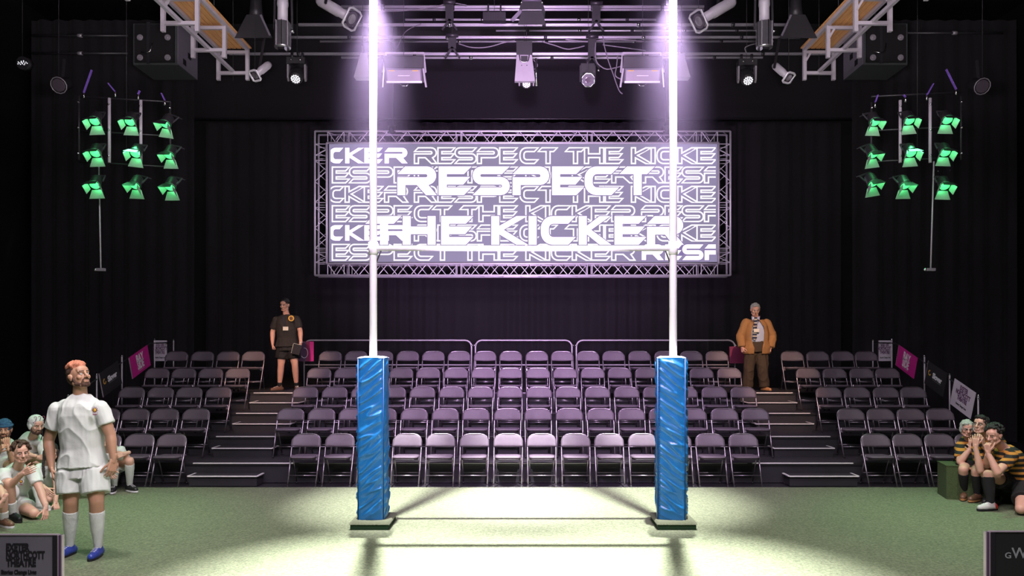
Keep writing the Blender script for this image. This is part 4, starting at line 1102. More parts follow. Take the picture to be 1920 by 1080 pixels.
# ---------------------------------------------------------------- hanging racks of green lamps with barn doors
LEFT = [(177, 228, 0, 5), (243, 229, 0, -3), (309, 234, 1, -38), (178, 288, 0, 4), (253, 289, 0, -12), (316, 292, 1, -25), (177, 348, 0, 4), (252, 349, 1, -28), (318, 352, 1, -22)]
RIGHT = [(1641, 230, 1, 22), (1706, 227, 0, 8), (1777, 226, 0, -3), (1638, 291, 1, 36), (1709, 288, 0, 6), (1773, 287, 0, -4), (1638, 345, 1, 40), (1698, 349, 1, 25), (1772, 350, 0, -3)]
ver = ['top', 'middle', 'bottom']; hor = ['outer', 'centre', 'inner']
for s, L9 in ((-1, LEFT), (1, RIGHT)):
    side = 'left' if s < 0 else 'right'
    D = 11.2
    c = W(237 if s < 0 else 1720, 300, D)
    rk = empty('lamp_rack', c, 'black hanging pipe rack holding nine green lamps, %s side' % side, 'rack', 'green lamp racks')
    cols = [148, 205, 264, 319] if s < 0 else [1634, 1688, 1744, 1802]
    for i, x in enumerate(cols):
        a = W(x, 180+(4*i if s < 0 else 12-4*i), D+0.08); b = W(x, 300, D+0.08) if i not in (1, 2) else W(x, 305, D+0.08)
        MB(c).cyl(a, b, 0.022 if i in (1, 2) else 0.014, n=10).build('upright', M['lilac_steel'] if i in (1, 2) else M['lamp_dark'], rk)
        for q in (0.1, 0.5, 0.9): MB(c).ell(a+(b-a)*q+Vector((0, -0.02, 0)), 0.018, nu=8, nv=6).build('clamp', M['chrome'], rk)
    for py in (181, 245, 303):
        MB(c).cyl(W(cols[0], py, D+0.1), W(cols[3], py+(10 if s < 0 else 0)-(0 if s < 0 else 8), D+0.1), 0.012, n=8).build('crossbar', M['lamp_dark'], rk)
    for q, (ax_, ay_, bx_, by_) in enumerate([(157, 174, 172, 131), (216, 172, 203, 156), (259, 177, 262, 170), (309, 188, 303, 175)] if s < 0 else [(1641, 192, 1646, 178), (1698, 182, 1694, 178), (1738, 178, 1750, 157), (1793, 168, 1774, 130)]):
        MB(c).bar(W(ax_, ay_, D), W(bx_, by_, D), 0.035, 0.012).build('sling', M['sling'], rk)
        MB(c).cyl(W(ax_, ay_, D), W(ax_, ay_+10, D), 0.012, n=8).build('shackle', M['chrome'], rk)
    # loose steadying line with clamp
    x0 = 185 if s < 0 else 1751; x1 = 189 if s < 0 else 1745
    a, b = W(x0, 303, D+0.1), W(x1, 503, D)
    t = empty('drop_line', a, 'thin pale hanging line with a clamp below the %s lamp rack' % side, 'cable', 'hanging lines below the lamp racks')
    MB(a).cyl(a, b, 0.011, n=8).build('line', M['lilac_steel'], t)
    MB(a).box(b+Vector((0.0, 0, -0.02)), (0.12, 0.05, 0.04)).build('clamp', M['lamp_grey'], t)
    MB(a).ell(b+Vector((-0.08, 0, -0.02)), 0.025, nu=8, nv=6).build('clamp_bolt', M['chrome'], t)
    for i, (px, py, kind, roll) in enumerate(L9):
        ci = i % 3 if s < 0 else 2-i % 3
        p = W(px, py, D-0.18)
        t = empty('green_lamp', p, 'green glowing barn-door lamp, %s row, %s column, %s rack' % (ver[i//3], hor[ci], side), 'stage light', 'green lamps in the racks')
        t.scale = (0.74, 0.74, 0.74); t.rotation_euler = (R(0), R(-roll*0.55), R(s*12 if kind else s*-2))
        ax = Vector((0, -0.62, -0.78)).normalized() if not kind else Vector((-s*0.25, -0.55, -0.80)).normalized()
        MB().lathe(-ax*0.26, ax, [(0, 0.05), (0.05, 0.095), (0.20, 0.105), (0.22, 0.115), (0.24, 0.115)], 18).build('can', M['lamp_dark'], t)
        MB().lathe(-ax*0.012, ax, [(0, 0.092), (0.004, 0.09)], 18).build('lens', M['green_glow'], t)
        X = Vector((1, 0, 0)); Z = X.cross(ax).normalized()
        if Z.z < 0: Z = -Z
        def flap(cdir, ln, w0, w1, sp, m_=M['green_metal']):
            side_ = ax.cross(cdir).normalized(); base = cdir*0.105
            out = (ax*math.cos(R(sp))+cdir*math.sin(R(sp))).normalized()
            p_ = [base-side_*w0, base+side_*w0, base+side_*w1+out*ln, base-side_*w1+out*ln]
            nn = out.cross(side_).normalized()*0.004
            MB().add([q+nn for q in p_]+[q-nn for q in p_], [(0, 1, 2, 3), (7, 6, 5, 4), (0, 4, 5, 1), (1, 5, 6, 2), (2, 6, 7, 3), (3, 7, 4, 0)]).build('barn_door', m_, t)
        flap(Z, 0.15, 0.09, 0.13, 22, M['lamp_dark']); flap(-Z, 0.17, 0.09, 0.15, 40); flap(X, 0.13, 0.08, 0.10, 24); flap(-X, 0.13, 0.08, 0.10, 24)
        for sx in (-1, 1): MB().bar(X*sx*0.125-ax*0.12, X*sx*0.12-ax*0.12+Vector((0, 0.12, 0.14)), 0.012, 0.03).build('yoke_arm', M['lamp_dark'], t)
        MB().bar(-X*0.125-ax*0.12+Vector((0, 0.12, 0.14)), X*0.125-ax*0.12+Vector((0, 0.12, 0.14)), 0.012, 0.03).build('yoke_bar', M['lamp_dark'], t)
        MB().cyl(-ax*0.12+Vector((0, 0.12, 0.14)), Vector((0, 0.40, 0.235)), 0.012, n=8).build('hook', M['lamp_dark'], t)
        ld = bpy.data.lights.new('green_lamp_glow', 'POINT'); ld.energy = 1.1; ld.color = (0.1, 1.0, 0.3); ld.shadow_soft_size = 0.04
        lo = bpy.data.objects.new('green_lamp_glow', ld); lo.location = ax*0.07; lo.parent = t; COL.objects.link(lo)

# dim lamps at the far sides
for px, py, d, lab in ((110, 160, 11.5, 'dark round lantern high at the far left beside the lamp rack'), (1842, 162, 11.5, 'dark round lantern high at the far right beside the lamp rack')):
    c = W(px, py, d); t = empty('fresnel_lamp', c, lab, 'stage light'); ax = Vector((0, -0.9, -0.43)).normalized()
    MB().lathe(-ax*0.25, ax, [(0, 0.05), (0.04, 0.10), (0.22, 0.11), (0.24, 0.12)], 18).build('body', M['lamp_dark'], t)
    u, v = frame_of(ax); MB().tube([(u*math.cos(R(30*i))+v*math.sin(R(30*i)))*0.118 for i in range(12)], 0.007, closed=True).build('gel_frame', M['lamp_grey'], t)
    MB().lathe(ax*0.0, ax, [(0, 0.10), (0.01, 0.09)], 16).build('lens', M['lens_dark'], t)
    MB().bar(-ax*0.1, -ax*0.1+Vector((0, 0.05, 0.4)), 0.03, 0.03).build('hanger', M['lamp_dark'], t)
c = W(42, 118, 12); t = empty('led_lamp', c, 'small LED lantern with cluster of white dots at the far upper left', 'stage light')
MB().cyl((0, 0.12, 0.02), (0, 0, 0), 0.10, n=16).build('body', M['lamp_dark'], t)
for i in range(14):
    a = 2.4*i; rr_ = 0.022*math.sqrt(i)
    MB().cyl((rr_*math.cos(a), -0.002, 0.45*rr_*math.sin(a)), (rr_*math.cos(a), -0.008, 0.45*rr_*math.sin(a)), 0.008, n=6).build('led', M['led'], t)
for px0, px1, py, d, m_, lab in ((60, 240, 67, 13.5, 'pipe', 'upper dim pipe at the far left of the grid'), (60, 240, 100, 13.5, 'pipe', 'lower dim pipe at the far left of the grid'), (1700, 1880, 62, 13.5, 'pipe', 'dim pipe at the far right of the grid')):
    a, b = W(px0, py, d), W(px1, py, d); c = (a+b)/2
    t = empty('lighting_pipe', c, lab, 'pipe', 'lighting grid pipes')
    MB(c).cyl(a, b, 0.02, n=10).build('pipe', M['lamp_dark'], t)
    MB(c).cyl(c-Vector((0.04, 0, 0)), c+Vector((0.04, 0, 0)), 0.032, n=10).build('coupler', M['lamp_grey'], t)

# thin steel safety wires: everything hung in the rig is tied to the ceiling
for t in [o for o in COL.objects if o.parent is None and o.type == 'EMPTY' and o.get('category') in ('stage light', 'bracket', 'box', 'hood', 'rack', 'hoist', 'bench', 'speaker')]:
    if t.location.z < 4: continue
    for dx in ((-1.2, 1.2) if t['category'] == 'pipe' else (0.0,)):
        if t.name.startswith('green_lamp'): continue
        inst('safety_wire', MB().cyl((0, 0, 0.0), (0, 0, 9.545-t.location.z), 0.0035, n=5).mesh('safety_wire', M['black_paint']), t, (dx, 0.0, 0))
# ================================================================ people
def remesh(mb, name, m, voxel, smooth=4, wrinkle=0.0, wfreq=9.0, keep=1.0):
    """fuse overlapping volumes into one continuous skin"""
    me = mb.mesh('tmp', None)
    o = bpy.data.objects.new('tmp', me); COL.objects.link(o)
    r = o.modifiers.new('r', 'REMESH'); r.mode = 'VOXEL'; r.voxel_size = voxel; r.use_smooth_shade = True
    if smooth:
        s = o.modifiers.new('s', 'SMOOTH'); s.factor = 0.5; s.iterations = smooth
    dg = bpy.context.evaluated_depsgraph_get()
    out = bpy.data.meshes.new_from_object(o.evaluated_get(dg)); out.name = name
    bpy.data.objects.remove(o); bpy.data.meshes.remove(me)
    if wrinkle:
        ns = [v.normal.copy() for v in out.vertices]
        for v, nn in zip(out.vertices, ns):
            p = v.co
            q = Vector((p.x*wfreq, p.y*wfreq, p.z*wfreq*0.55))
            a = 1-abs(noise.noise(q))*2.5
            b_ = noise.noise(q*2.3+Vector((3, 1, 7)))
            v.co += nn*wrinkle*(max(a, 0)**2*0.9+b_*0.5-0.3)
    out.materials.clear(); out.materials.append(m)
    out.polygons.foreach_set('use_smooth', [True]*len(out.polygons))
    return out

def merge(meshes, name, m):
    bm = bmesh.new()
    for me in meshes: bm.from_mesh(me)
    out = bpy.data.meshes.new(name); bm.to_mesh(out); bm.free()
    for me in meshes: bpy.data.meshes.remove(me)
    out.materials.append(m)
    out.polygons.foreach_set('use_smooth', [True]*len(out.polygons))
    return out

def hand(wr, d, thumb, palm, curl=0.5, sc=1.0, spread=0.12):
    """wr wrist, d pointing direction, thumb = direction of the thumb side, palm = direction the palm faces"""
    mb = MB(); d = d.normalized(); palm = (palm-d*palm.dot(d)).normalized(); th = palm.cross(d)
    if th.dot(thumb) < 0: th = -th
    pl = 0.092*sc
    for k in range(4):
        s_ = (1.5-k)*0.0215*sc
        mb.cap(wr+th*s_*0.55-d*0.005, wr+d*pl*(0.98 if k in (1, 2) else 0.93)+th*s_, 0.0155*sc, 0.0125*sc, n=10)
    mb.cap(wr+th*0.012*sc, wr+d*pl*0.75+th*0.018*sc+palm*0.006*sc, 0.018*sc, 0.015*sc, n=10)
    mb.cap(wr-d*0.05*sc, wr+d*0.01, 0.027*sc, 0.024*sc, n=12)
    lens = [0.071, 0.079, 0.073, 0.058]
    for k in range(4):
        s_ = (1.5-k)*0.0215*sc
        p = wr+d*pl*(0.98 if k in (1, 2) else 0.93)+th*s_
        dd = (d+th*spread*(1.5-k)*0.5).normalized()
        ang = 0.0
        for j, (f_, r0, r1) in enumerate(((0.46, 0.0092, 0.0084), (0.30, 0.0084, 0.0076), (0.24, 0.0076, 0.0064))):
            ang += curl*(0.75 if j == 0 else 1.0)*(1.0+0.07*(k-1))
            v = dd*math.cos(ang)+palm*math.sin(ang)
            q = p+v*lens[k]*sc*f_
            mb.cap(p, q, r0*sc, r1*sc, n=8); p = q
    p = wr+d*0.028*sc+th*0.026*sc+palm*0.008*sc
    v = (d*0.72+th*0.62+palm*0.35).normalized()
    for L_, r0, r1, b_ in ((0.042, 0.0135, 0.0105, 0.0), (0.032, 0.0105, 0.0095, 0.35), (0.026, 0.0095, 0.0075, 0.35)):
        v = (v+(d-th*0.4+palm*0.5)*b_*min(1, curl+0.2)).normalized()
        q = p+v*L_*sc; mb.cap(p, q, r0*sc, r1*sc, n=8); p = q
    return remesh(mb, 'hand', None, 0.0032*sc, 2)

def head_mb(c, f, up, s=1.0, jaw=1.0):
    f = f.normalized(); up = (up-f*up.dot(f)).normalized(); r = f.cross(up).normalized()
    A = Matrix((r, f, up)).transposed()
    def P(x, y, z): return c+(r*x+f*y+up*z)*s
    mb = MB()
    mb.ell(P(0, -0.012, 0.032), (0.076*s, 0.096*s, 0.088*s), A, 24, 16)
    mb.ell(P(0, 0.012, -0.03), (0.062*s, 0.074*s, 0.075*s), A, 20, 14)
    mb.ell(P(0, 0.030, -0.070), (0.046*s*jaw, 0.050*s, 0.042*s), A, 18, 12)
    mb.ell(P(0, 0.064, -0.094), (0.024*s*jaw, 0.018*s, 0.017*s), A, 12, 8)
    mb.ell(P(0, 0.058, 0.045), (0.056*s, 0.034*s, 0.040*s), A, 16, 10)
    for q in (-1, 1):
        mb.ell(P(q*0.040, 0.060, -0.022), (0.022*s, 0.022*s, 0.022*s), A)
        mb.cap(P(q*0.045, 0.072, 0.026), P(q*0.016, 0.086, 0.022), 0.0095*s, 0.0105*s)
        mb.ell(P(q*0.078, -0.004, -0.008), (0.009*s, 0.019*s, 0.031*s), A)
        mb.ell(P(q*0.084, -0.012, 0.004), (0.008*s, 0.014*s, 0.020*s), A)
        mb.cap(P(q*0.055, 0.0, -0.06), P(q*0.030, 0.055, -0.088), 0.018*s*jaw, 0.017*s*jaw)
    mb.cap(P(0, 0.083, 0.020), P(0, 0.112, -0.026), 0.0085*s, 0.0130*s)
    for q in (-1, 1): mb.ell(P(q*0.012, 0.098, -0.030), (0.0085*s, 0.012*s, 0.008*s), A)
    mb.cap(P(-0.017, 0.080, -0.055), P(0.017, 0.080, -0.055), 0.0105*s)
    mb.cap(P(-0.015, 0.079, -0.067), P(0.015, 0.079, -0.067), 0.0105*s)
    return mb, P, A

class Person:
    def __init__(self, root, label, J, skin, near=False, girth=1.0, group=None, hs=1.0):
        self.t = empty('person', root, label, 'person', group)
        self.o = Vector(root); self.J = J; self.sk = skin; self.g = girth; self.hs = hs
        self.vx = 0.0065 if near else 0.0085; self.near = near
        self.body = MB(self.o); self.extra = []
        J['lat'] = (J['shR']-J['shL']).normalized(); up = (J['neck']-J['pel']).normalized()
        J['lat'] = (J['lat']-up*J['lat'].dot(up)).normalized(); J['up'] = up
        J['fr'] = (J['lat'].cross(up)).normalized()*-1     # points to the back-or-front axis
    def torso_secs(self, k, hem=0.0, low=-0.10):
        J = self.J; P0, N = J['pel'], J['neck']; sw = (J['shR']-J['shL']).length
        sp = J.get('spine', (P0+N)/2)
        def at(t):
            a = P0*(1-t)**2+sp*2*t*(1-t)+N*t*t if 'spine' in J else P0.lerp(N, t)
            return a
        g = self.g
        S = [(low, 0.168*g+hem, 0.118*g+hem*0.7), (0.0, 0.172*g+hem*0.7, 0.120*g+hem*0.5), (0.25, 0.155*g, 0.112*g), (0.5, 0.165*g, 0.118*g), (0.70, sw*0.43, 0.125*g), (0.82, sw*0.40, 0.112*g), (0.91, sw*0.31, 0.088*g), (0.97, sw*0.20, 0.070), (1.0, 0.074, 0.066), (1.05, 0.060, 0.058)]
        return [(at(t), J['lat'], J['fr'], rx+k, ry+k) for t, rx, ry in S]
    def arm(self, sd, mb, k, frac, flat=True, r0=0.056, r1=0.044, r2=0.028):
        J = self.J; sh, el, wr = J['sh'+sd], J['el'+sd], J['wr'+sd]; g = self.g
        if frac <= 1.0:
            e = sh.lerp(el, frac); mb.cyl(sh, e, (r0+k)*g, (r0+(r1-r0)*frac+k*1.5)*g, 16)
            mb.ell(sh, (r0+k)*g, nu=16)
        else:
            mb.cap(sh, el, (r0+k)*g, (r1+k)*g, 16); m_ = el.lerp(wr, 0.25)
            mb.cap(el, m_, (r1*0.97+k)*g, (r1*1.02+k)*g, 16)
            mb.cap(m_, wr, (r1*1.02+k)*g, r2+k, 16, True, frac > 2)
    def leg(self, sd, mb, a, b, k):
        """covers hip(0)..knee(1)..ankle(2)"""
        J = self.J; h, kn, an = J['hip'+sd], J['kn'+sd], J['an'+sd]; g = self.g
        R0, R1, R2, R3 = 0.088*g, 0.058*g, 0.057*g, 0.034
        def rad(t):
            pts = [(0, R0), (0.5, R0*0.88), (1, R1), (1.3, R2), (1.6, R2*0.84), (1.95, R3), (2, R3)]
            for (t0, r0), (t1, r1) in zip(pts, pts[1:]):
                if t <= t1: return r0+(r1-r0)*(t-t0)/(t1-t0)
            return R3
        def pos(t): return h.lerp(kn, t) if t <= 1 else kn.lerp(an, t-1)
        ts = [a]+[t for t in (0.25, 0.5, 0.75, 1.0, 1.15, 1.3, 1.45, 1.6, 1.8) if a < t < b]+[b]
        for t0, t1 in zip(ts, ts[1:]):
            mb.cyl(pos(t0), pos(t1), rad(t0)+k, rad(t1)+k, 18)
        for t in ts[1:-1]: mb.ell(pos(t), (rad(t)+k)*0.995, nu=18)
    def finish_body(self, bare_torso=True):
        J = self.J; mb = self.body
        mb.loft(self.torso_secs(-0.012), 24)
        mb.cap(J['neck']-J['up']*0.03, J['head']-J['hup']*0.055*self.hs+J['look']*-0.005, 0.060*self.hs, 0.054*self.hs, 18)
        for sd in 'LR':
            self.arm(sd, mb, 0.0, 2.5); self.leg(sd, mb, 0.0, 2.0, 0.0)
            mb.cap(J['neck']-J['up']*0.05, J['sh'+sd], 0.045, 0.05*self.g)
        me = [remesh(mb, 'body', None, self.vx, 4)]
        hb, P, A = head_mb(J['head']-self.o, J['look'], J['hup'], self.hs, J.get('jaw', 1.0))
        self.P, self.A = P, A
        me.append(remesh(hb, 'head', None, 0.0042 if self.near else 0.0055, 2))
        for sd in 'LR':
            if J.get('nohand'+sd): continue
            d, th, pa, cu = J['hand'+sd]
            me.append(hand(J['wr'+sd]-self.o+d.normalized()*0.01, d, th, pa, cu, self.hs*0.98))
        b = bpy.data.objects.new('body', merge(me, 'body', self.sk)); COL.objects.link(b); b.parent = self.t
        s = self.hs
        for q in (-1, 1):
            e = P(q*0.030, 0.0755, 0.004); gz = (A @ Vector(J.get('gaze', (0, 1, 0)))).normalized()
            MB().ell(e, 0.0118*s).build('eye', M['eye_white'], self.t)
            MB().ell(e+gz*0.0085*s, 0.0062*s).build('iris', M['iris'], self.t)
            MB().cap(P(q*0.046, 0.083, 0.028), P(q*0.014, 0.095, 0.026), 0.0038*s, 0.0048*s, 8).build('eyebrow', J.get('brow', M['hair_brown']), self.t)
            MB().cap(P(q*0.042, 0.081, 0.012), P(q*0.020, 0.087, 0.014), 0.0028*s, 0.0032*s, 8).build('eyelid', self.sk, self.t)
        mb = MB(); mb.cap(P(-0.018, 0.0855, -0.0575), P(0.018, 0.0855, -0.0575), 0.0042*s, None, 10); mb.cap(P(-0.014, 0.0855, -0.0645), P(0.014, 0.0855, -0.0645), 0.0046*s, None, 10)
        remo = remesh(mb, 'lips', M['lips'], 0.0025, 2); inst('lips', remo, self.t)
    def cloth(self, name, mb, m, wr=0.006, wf=9.0, vx=None, sm=5, label=None):
        me = remesh(mb, name, m, vx or self.vx, sm, wr, wf)
        o = bpy.data.objects.new(name, me); COL.objects.link(o); o.parent = self.t
        if label: o['label'] = label
        return o
    def tee(self, m, hem=0.02, low=-0.20, k=0.014, sl=0.62, name='t_shirt'):
        J = self.J; mb = MB(self.o)
        S = self.torso_secs(k, hem, low)[:-2]+[(J['neck']-J['up']*0.012, J['lat'], J['fr'], 0.082, 0.076)]
        mb.loft(S, 28)
        for sd in 'LR':
            mb.cap(J['neck']-J['up']*0.055, J['sh'+sd]+J['up']*0.004, 0.056, 0.056*self.g, 16)
            self.arm(sd, mb, 0.014, sl)
        return self.cloth(name, mb, m, 0.011 if self.near else 0.009, 7.5, sm=6)
    def shorts(self, m, to=0.72, k=0.022, name='shorts'):
        J = self.J; mb = MB(self.o)
        P0 = J['pel']; S = [(P0-J['up']*0.10, J['lat'], J['fr'], 0.175*self.g+k, 0.125*self.g+k), (P0+J['up']*0.0, J['lat'], J['fr'], 0.178*self.g, 0.125*self.g), (P0+J['up']*0.08, J['lat'], J['fr'], 0.155*self.g, 0.11*self.g)]
        mb.loft(S, 24)
        for sd in 'LR':
            h, kn = J['hip'+sd], J['kn'+sd]
            mb.cyl(h, h.lerp(kn, to), (0.098+k)*self.g, (0.086+k*1.2)*self.g, 20); mb.ell(h, (0.095+k)*self.g)
        return self.cloth(name, mb, m, 0.008, 9)
    def trousers(self, m):
        J = self.J; mb = MB(self.o); P0 = J['pel']
        mb.loft([(P0-J['up']*0.08, J['lat'], J['fr'], 0.185*self.g, 0.135*self.g), (P0+J['up']*0.12, J['lat'], J['fr'], 0.175*self.g, 0.13*self.g)], 24)
        for sd in 'LR':
            h, kn, an = J['hip'+sd], J['kn'+sd], J['an'+sd]
            mb.cap(h, kn, 0.108*self.g, 0.088*self.g, 18); mb.cyl(kn, an+Vector((0, 0, 0.0)), 0.087*self.g, 0.082*self.g, 18)
        return self.cloth('trousers', mb, m, 0.012, 9)
    def socks(self, m, frm=1.22, k=0.004, sides='LR'):
        for sd in sides:
            mb = MB(self.o); self.leg(sd, mb, frm, 2.0, k); mb.ell(self.J['an'+sd], 0.040)
            self.cloth('sock', mb, m, 0.002, 20, sm=3)
    def shoes(self, m, sole=None, lace=None, high=0.0, sides='LR', length=1.0):
        for sd in sides:
            a = self.J['an'+sd]; td = self.J['toe'+sd].normalized(); nn = self.J.get('sole'+sd, Vector((0, 0, 1))).normalized()
            td = (td-nn*td.dot(nn)).normalized(); sdv = td.cross(nn)
            dn = self.J.get('ah', 0.085)
            b = a-nn*(dn-0.048)
            L_ = length
            mb = MB(self.o)
            mb.cap(b-td*0.045*L_-nn*0.005, b+td*0.09*L_-nn*0.008, 0.040, 0.044, 16)
            mb.cap(b+td*0.08*L_-nn*0.010, b+td*0.150*L_-nn*0.014, 0.045, 0.034, 16)
            mb.cap(b-td*0.02+nn*0.0, b+nn*(0.035+high)-td*0.005, 0.042, 0.041, 16)
            mb.cap(b+td*0.01+nn*0.02, b+td*0.085*L_+nn*0.006, 0.036, 0.030, 14)
            self.cloth('shoe', mb, m, 0.0, vx=0.0045 if self.near else 0.006, sm=3)
            mb = MB(self.o); prof = []
            for i in range(28):
                u_ = i/28*2*math.pi; x = math.cos(u_); y = math.sin(u_)
                w_ = 0.040+0.010*max(0, x)-0.004*max(0, -x)
                prof.append((0.050*L_+x*0.142*L_, y*w_))
            c0 = b-nn*0.048; mb.prism(prof, c0, c0+nn*0.020, td, sdv); mb.build('sole', sole or M['rubber'], self.t)
            if lace:
                for i in range(4):
                    q = b+td*(0.045+0.022*i)*L_+nn*(0.045-0.006*i)
                    MB(self.o).cap(q-sdv*0.020, q+sdv*0.020, 0.0032, n=6).build('lace', lace, self.t)
    def hair(self, m, style='short', seed=1, label=None):
        P, A, s = self.P, self.A, self.hs; mb = MB(); rd = random.Random(seed)
        if style == 'short':
            mb.ell(P(0, -0.018, 0.045), (0.083*s, 0.096*s, 0.084*s), A, 24, 16)
            mb.ell(P(0, -0.045, 0.005), (0.078*s, 0.066*s, 0.070*s), A, 20, 14)
            w_, f_, v_ = 0.010, 28, 0.006
        elif style == 'swept':
            mb.ell(P(0, -0.020, 0.048), (0.084*s, 0.095*s, 0.082*s), A, 24, 16)
            mb.ell(P(0.0, 0.040, 0.098), (0.060*s, 0.050*s, 0.030*s), A, 16, 10)
            mb.ell(P(0, -0.050, 0.000), (0.076*s, 0.062*s, 0.075*s), A, 20, 14)
            w_, f_, v_ = 0.014, 24, 0.006
        elif style == 'curly' or style == 'top_curls':
            if style == 'curly':
                mb.ell(P(0, -0.022, 0.042), (0.082*s, 0.090*s, 0.080*s), A, 20, 14)
                mb.ell(P(0, -0.05, 0.0), (0.074*s, 0.060*s, 0.070*s), A, 20, 14)
            n_ = 95
            for i in range(n_):
                u_ = rd.uniform(-1, 1); ph = rd.uniform(0, 2*math.pi)
                z = rd.uniform(0.02 if style == 'curly' else 0.62, 1.0); rr_ = math.sqrt(1-z*z)
                x = rr_*math.cos(ph); y = rr_*math.sin(ph)
                if style == 'curly' and y > 0.5 and z < 0.45: continue
                kk = 1.12 if style == 'curly' else 1.03
                mb.ell(P(x*0.086*kk, -0.014+y*0.098*kk, 0.036+z*0.096*kk), rd.uniform(0.013, 0.021)*s, nu=8, nv=6)
            if style == 'top_curls': mb.ell(P(0, -0.010, 0.082), (0.068*s, 0.088*s, 0.042*s), A, 20, 12)
            w_, f_, v_ = 0.004, 40, 0.0048
        elif style == 'long':
            mb.ell(P(0, -0.020, 0.045), (0.084*s, 0.096*s, 0.084*s), A, 24, 16)
            mb.ell(P(0, -0.050, -0.02), (0.080*s, 0.060*s, 0.095*s), A, 20, 14)
            for q in (-1, 1):
                mb.cap(P(q*0.078, 0.01, 0.02), P(q*0.088, 0.015, -0.08), 0.020*s, 0.020*s)
                p = P(q*0.088, 0.015, -0.08)
                for k in range(7):
                    n2 = p+Vector((q*0.002, -0.010 if k < 2 else 0.0, -0.034)); mb.ell((p+n2)/2, (0.018, 0.018, 0.024)); p = n2
            w_, f_, v_ = 0.006, 26, 0.006
        elif style == 'bob':
            mb.ell(P(0, -0.020, 0.045), (0.086*s, 0.098*s, 0.088*s), A, 24, 16)
            mb.ell(P(0, -0.045, -0.015), (0.086*s, 0.070*s, 0.085*s), A, 20, 14)
            mb.ell(P(0.03, 0.062, 0.085), (0.050*s, 0.030*s, 0.026*s), A, 16, 10)
            for q in (-1, 1): mb.ell(P(q*0.076, 0.01, 0.0), (0.018*s, 0.034*s, 0.055*s), A)
            w_, f_, v_ = 0.012, 22, 0.006
        me = remesh(mb, 'hair', m, v_, 1, w_*s*0.8, f_)
        return inst('hair', me, self.t)
    def facial(self, m, full=True):
        P, A, s = self.P, self.A, self.hs; mb = MB()
        for q in (-1, 1):
            mb.cap(P(q*0.067, 0.010, -0.020), P(q*0.052, 0.022, -0.070), 0.012*s, 0.016*s); mb.cap(P(q*0.052, 0.022, -0.072), P(q*0.022, 0.066, -0.092), 0.019*s, 0.019*s)
            mb.cap(P(q*0.026, 0.080, -0.050), P(q*0.030, 0.068, -0.082), 0.0075*s, 0.012*s)
            mb.cap(P(q*0.022, 0.088, -0.046), P(q*0.004, 0.095, -0.044), 0.0055*s, 0.006*s)
        mb.ell(P(0, 0.066, -0.094), (0.028*s, 0.024*s, 0.020*s), A); mb.ell(P(0, 0.085, -0.080), (0.012*s, 0.008*s, 0.006*s), A)
        inst('beard', remesh(mb, 'beard', m, 0.004, 2, 0.002, 60), self.t)
    def glasses(self):
        P, s = self.P, self.hs
        for q in (-1, 1):
            MB().tube([P(q*0.031+0.023*math.cos(R(30*i)), 0.098, 0.004+0.016*math.sin(R(30*i))) for i in range(12)], 0.0022*s, closed=True, n=6).build('glasses_frame', M['ink'], self.t)
            MB().tube([P(q*0.054, 0.097, 0.008), P(q*0.082, 0.06, 0.008), P(q*0.086, -0.01, 0.006)], 0.002*s, n=6).build('glasses_arm', M['ink'], self.t)
        MB().cyl(P(-0.009, 0.100, 0.008), P(0.009, 0.100, 0.008), 0.002*s, n=6).build('glasses_bridge', M['ink'], self.t)
    def badge(self, px, py, d, r, kind='gold'):
        c = W(px, py, d)-self.o
        u = Vector((0, -1, 0))
        MB().lathe(c, u, [(0, r), (0.003, r)], 20).build('chest_badge', M['ink_gold'] if kind == 'gold' else M['ink_white'], self.t)
        MB().lathe(c+u*0.003, u, [(0, r*0.62), (0.002, r*0.62)], 16).build('badge_centre', M['shoe_brown'], self.t)
        if kind != 'gold':
            for i in range(9):
                a = R(-120+i*37); MB().ell(c+u*0.003+Vector((r*0.85*math.cos(a), 0, r*0.85*math.sin(a))), 0.0035).build('badge_letter', M['maroon_board'], self.t)
            MB().ell(c+u*0.005, (r*0.4, 0.003, r*0.45)).build('badge_figure', M['ink_gold'], self.t)
            MB().box(c+Vector((0, -0.003, -r*1.15)), (r*1.1, 0.003, 0.008)).build('badge_letter', M['maroon_board'], self.t)

def V(x, y, z): return Vector((x, y, z))
def joints(head, neck, shL, shR, elL, elR, wrL, wrR, pel, hipL, hipR, knL, knR, anL, anR, look, hup=(0, 0, 1), **kw):
    J = dict(head=W(*head), neck=W(*neck), shL=W(*shL), shR=W(*shR), elL=W(*elL), elR=W(*elR), wrL=W(*wrL), wrR=W(*wrR), pel=W(*pel), hipL=W(*hipL), hipR=W(*hipR),
             knL=W(*knL), knR=W(*knR), anL=W(*anL), anR=W(*anR), look=V(*look).normalized(), hup=V(*hup).normalized())
    J.update(kw); return J

# ---- the player in white, looking up to the right
D = 7.42
J = joints((148, 706, D), (150, 737, D+0.03), (109, 769, D+0.03), (188, 766, D), (91, 826, D+0.05), (207, 815, D), (97, 878, D-0.02), (213, 862, D-0.04), (155, 874, D+0.02),
           (134, 884, D), (177, 884, D), (133, 940, D-0.05), (181, 940, D-0.08), (131, 1022, D+0.06), (184, 1018, D+0.0),
           (0.86, -0.42, 0.30), (-0.30, 0.12, 0.95),
           handL=(V(0.35, -0.2, -0.95), V(0.5, -0.9, 0), V(0.9, 0.5, 0), 0.30), handR=(V(-0.05, -0.25, -0.95), V(-0.6, -0.8, 0), V(-0.8, 0.6, 0), 0.55),
           toeL=V(-0.12, -1, 0), toeR=V(0.10, -1, 0), ah=0.088, gaze=(0.2, 0.9, 0.35), brow=M['hair_brown'], jaw=1.1)
J['anL'].z = 0.10; J['anR'].z = 0.10
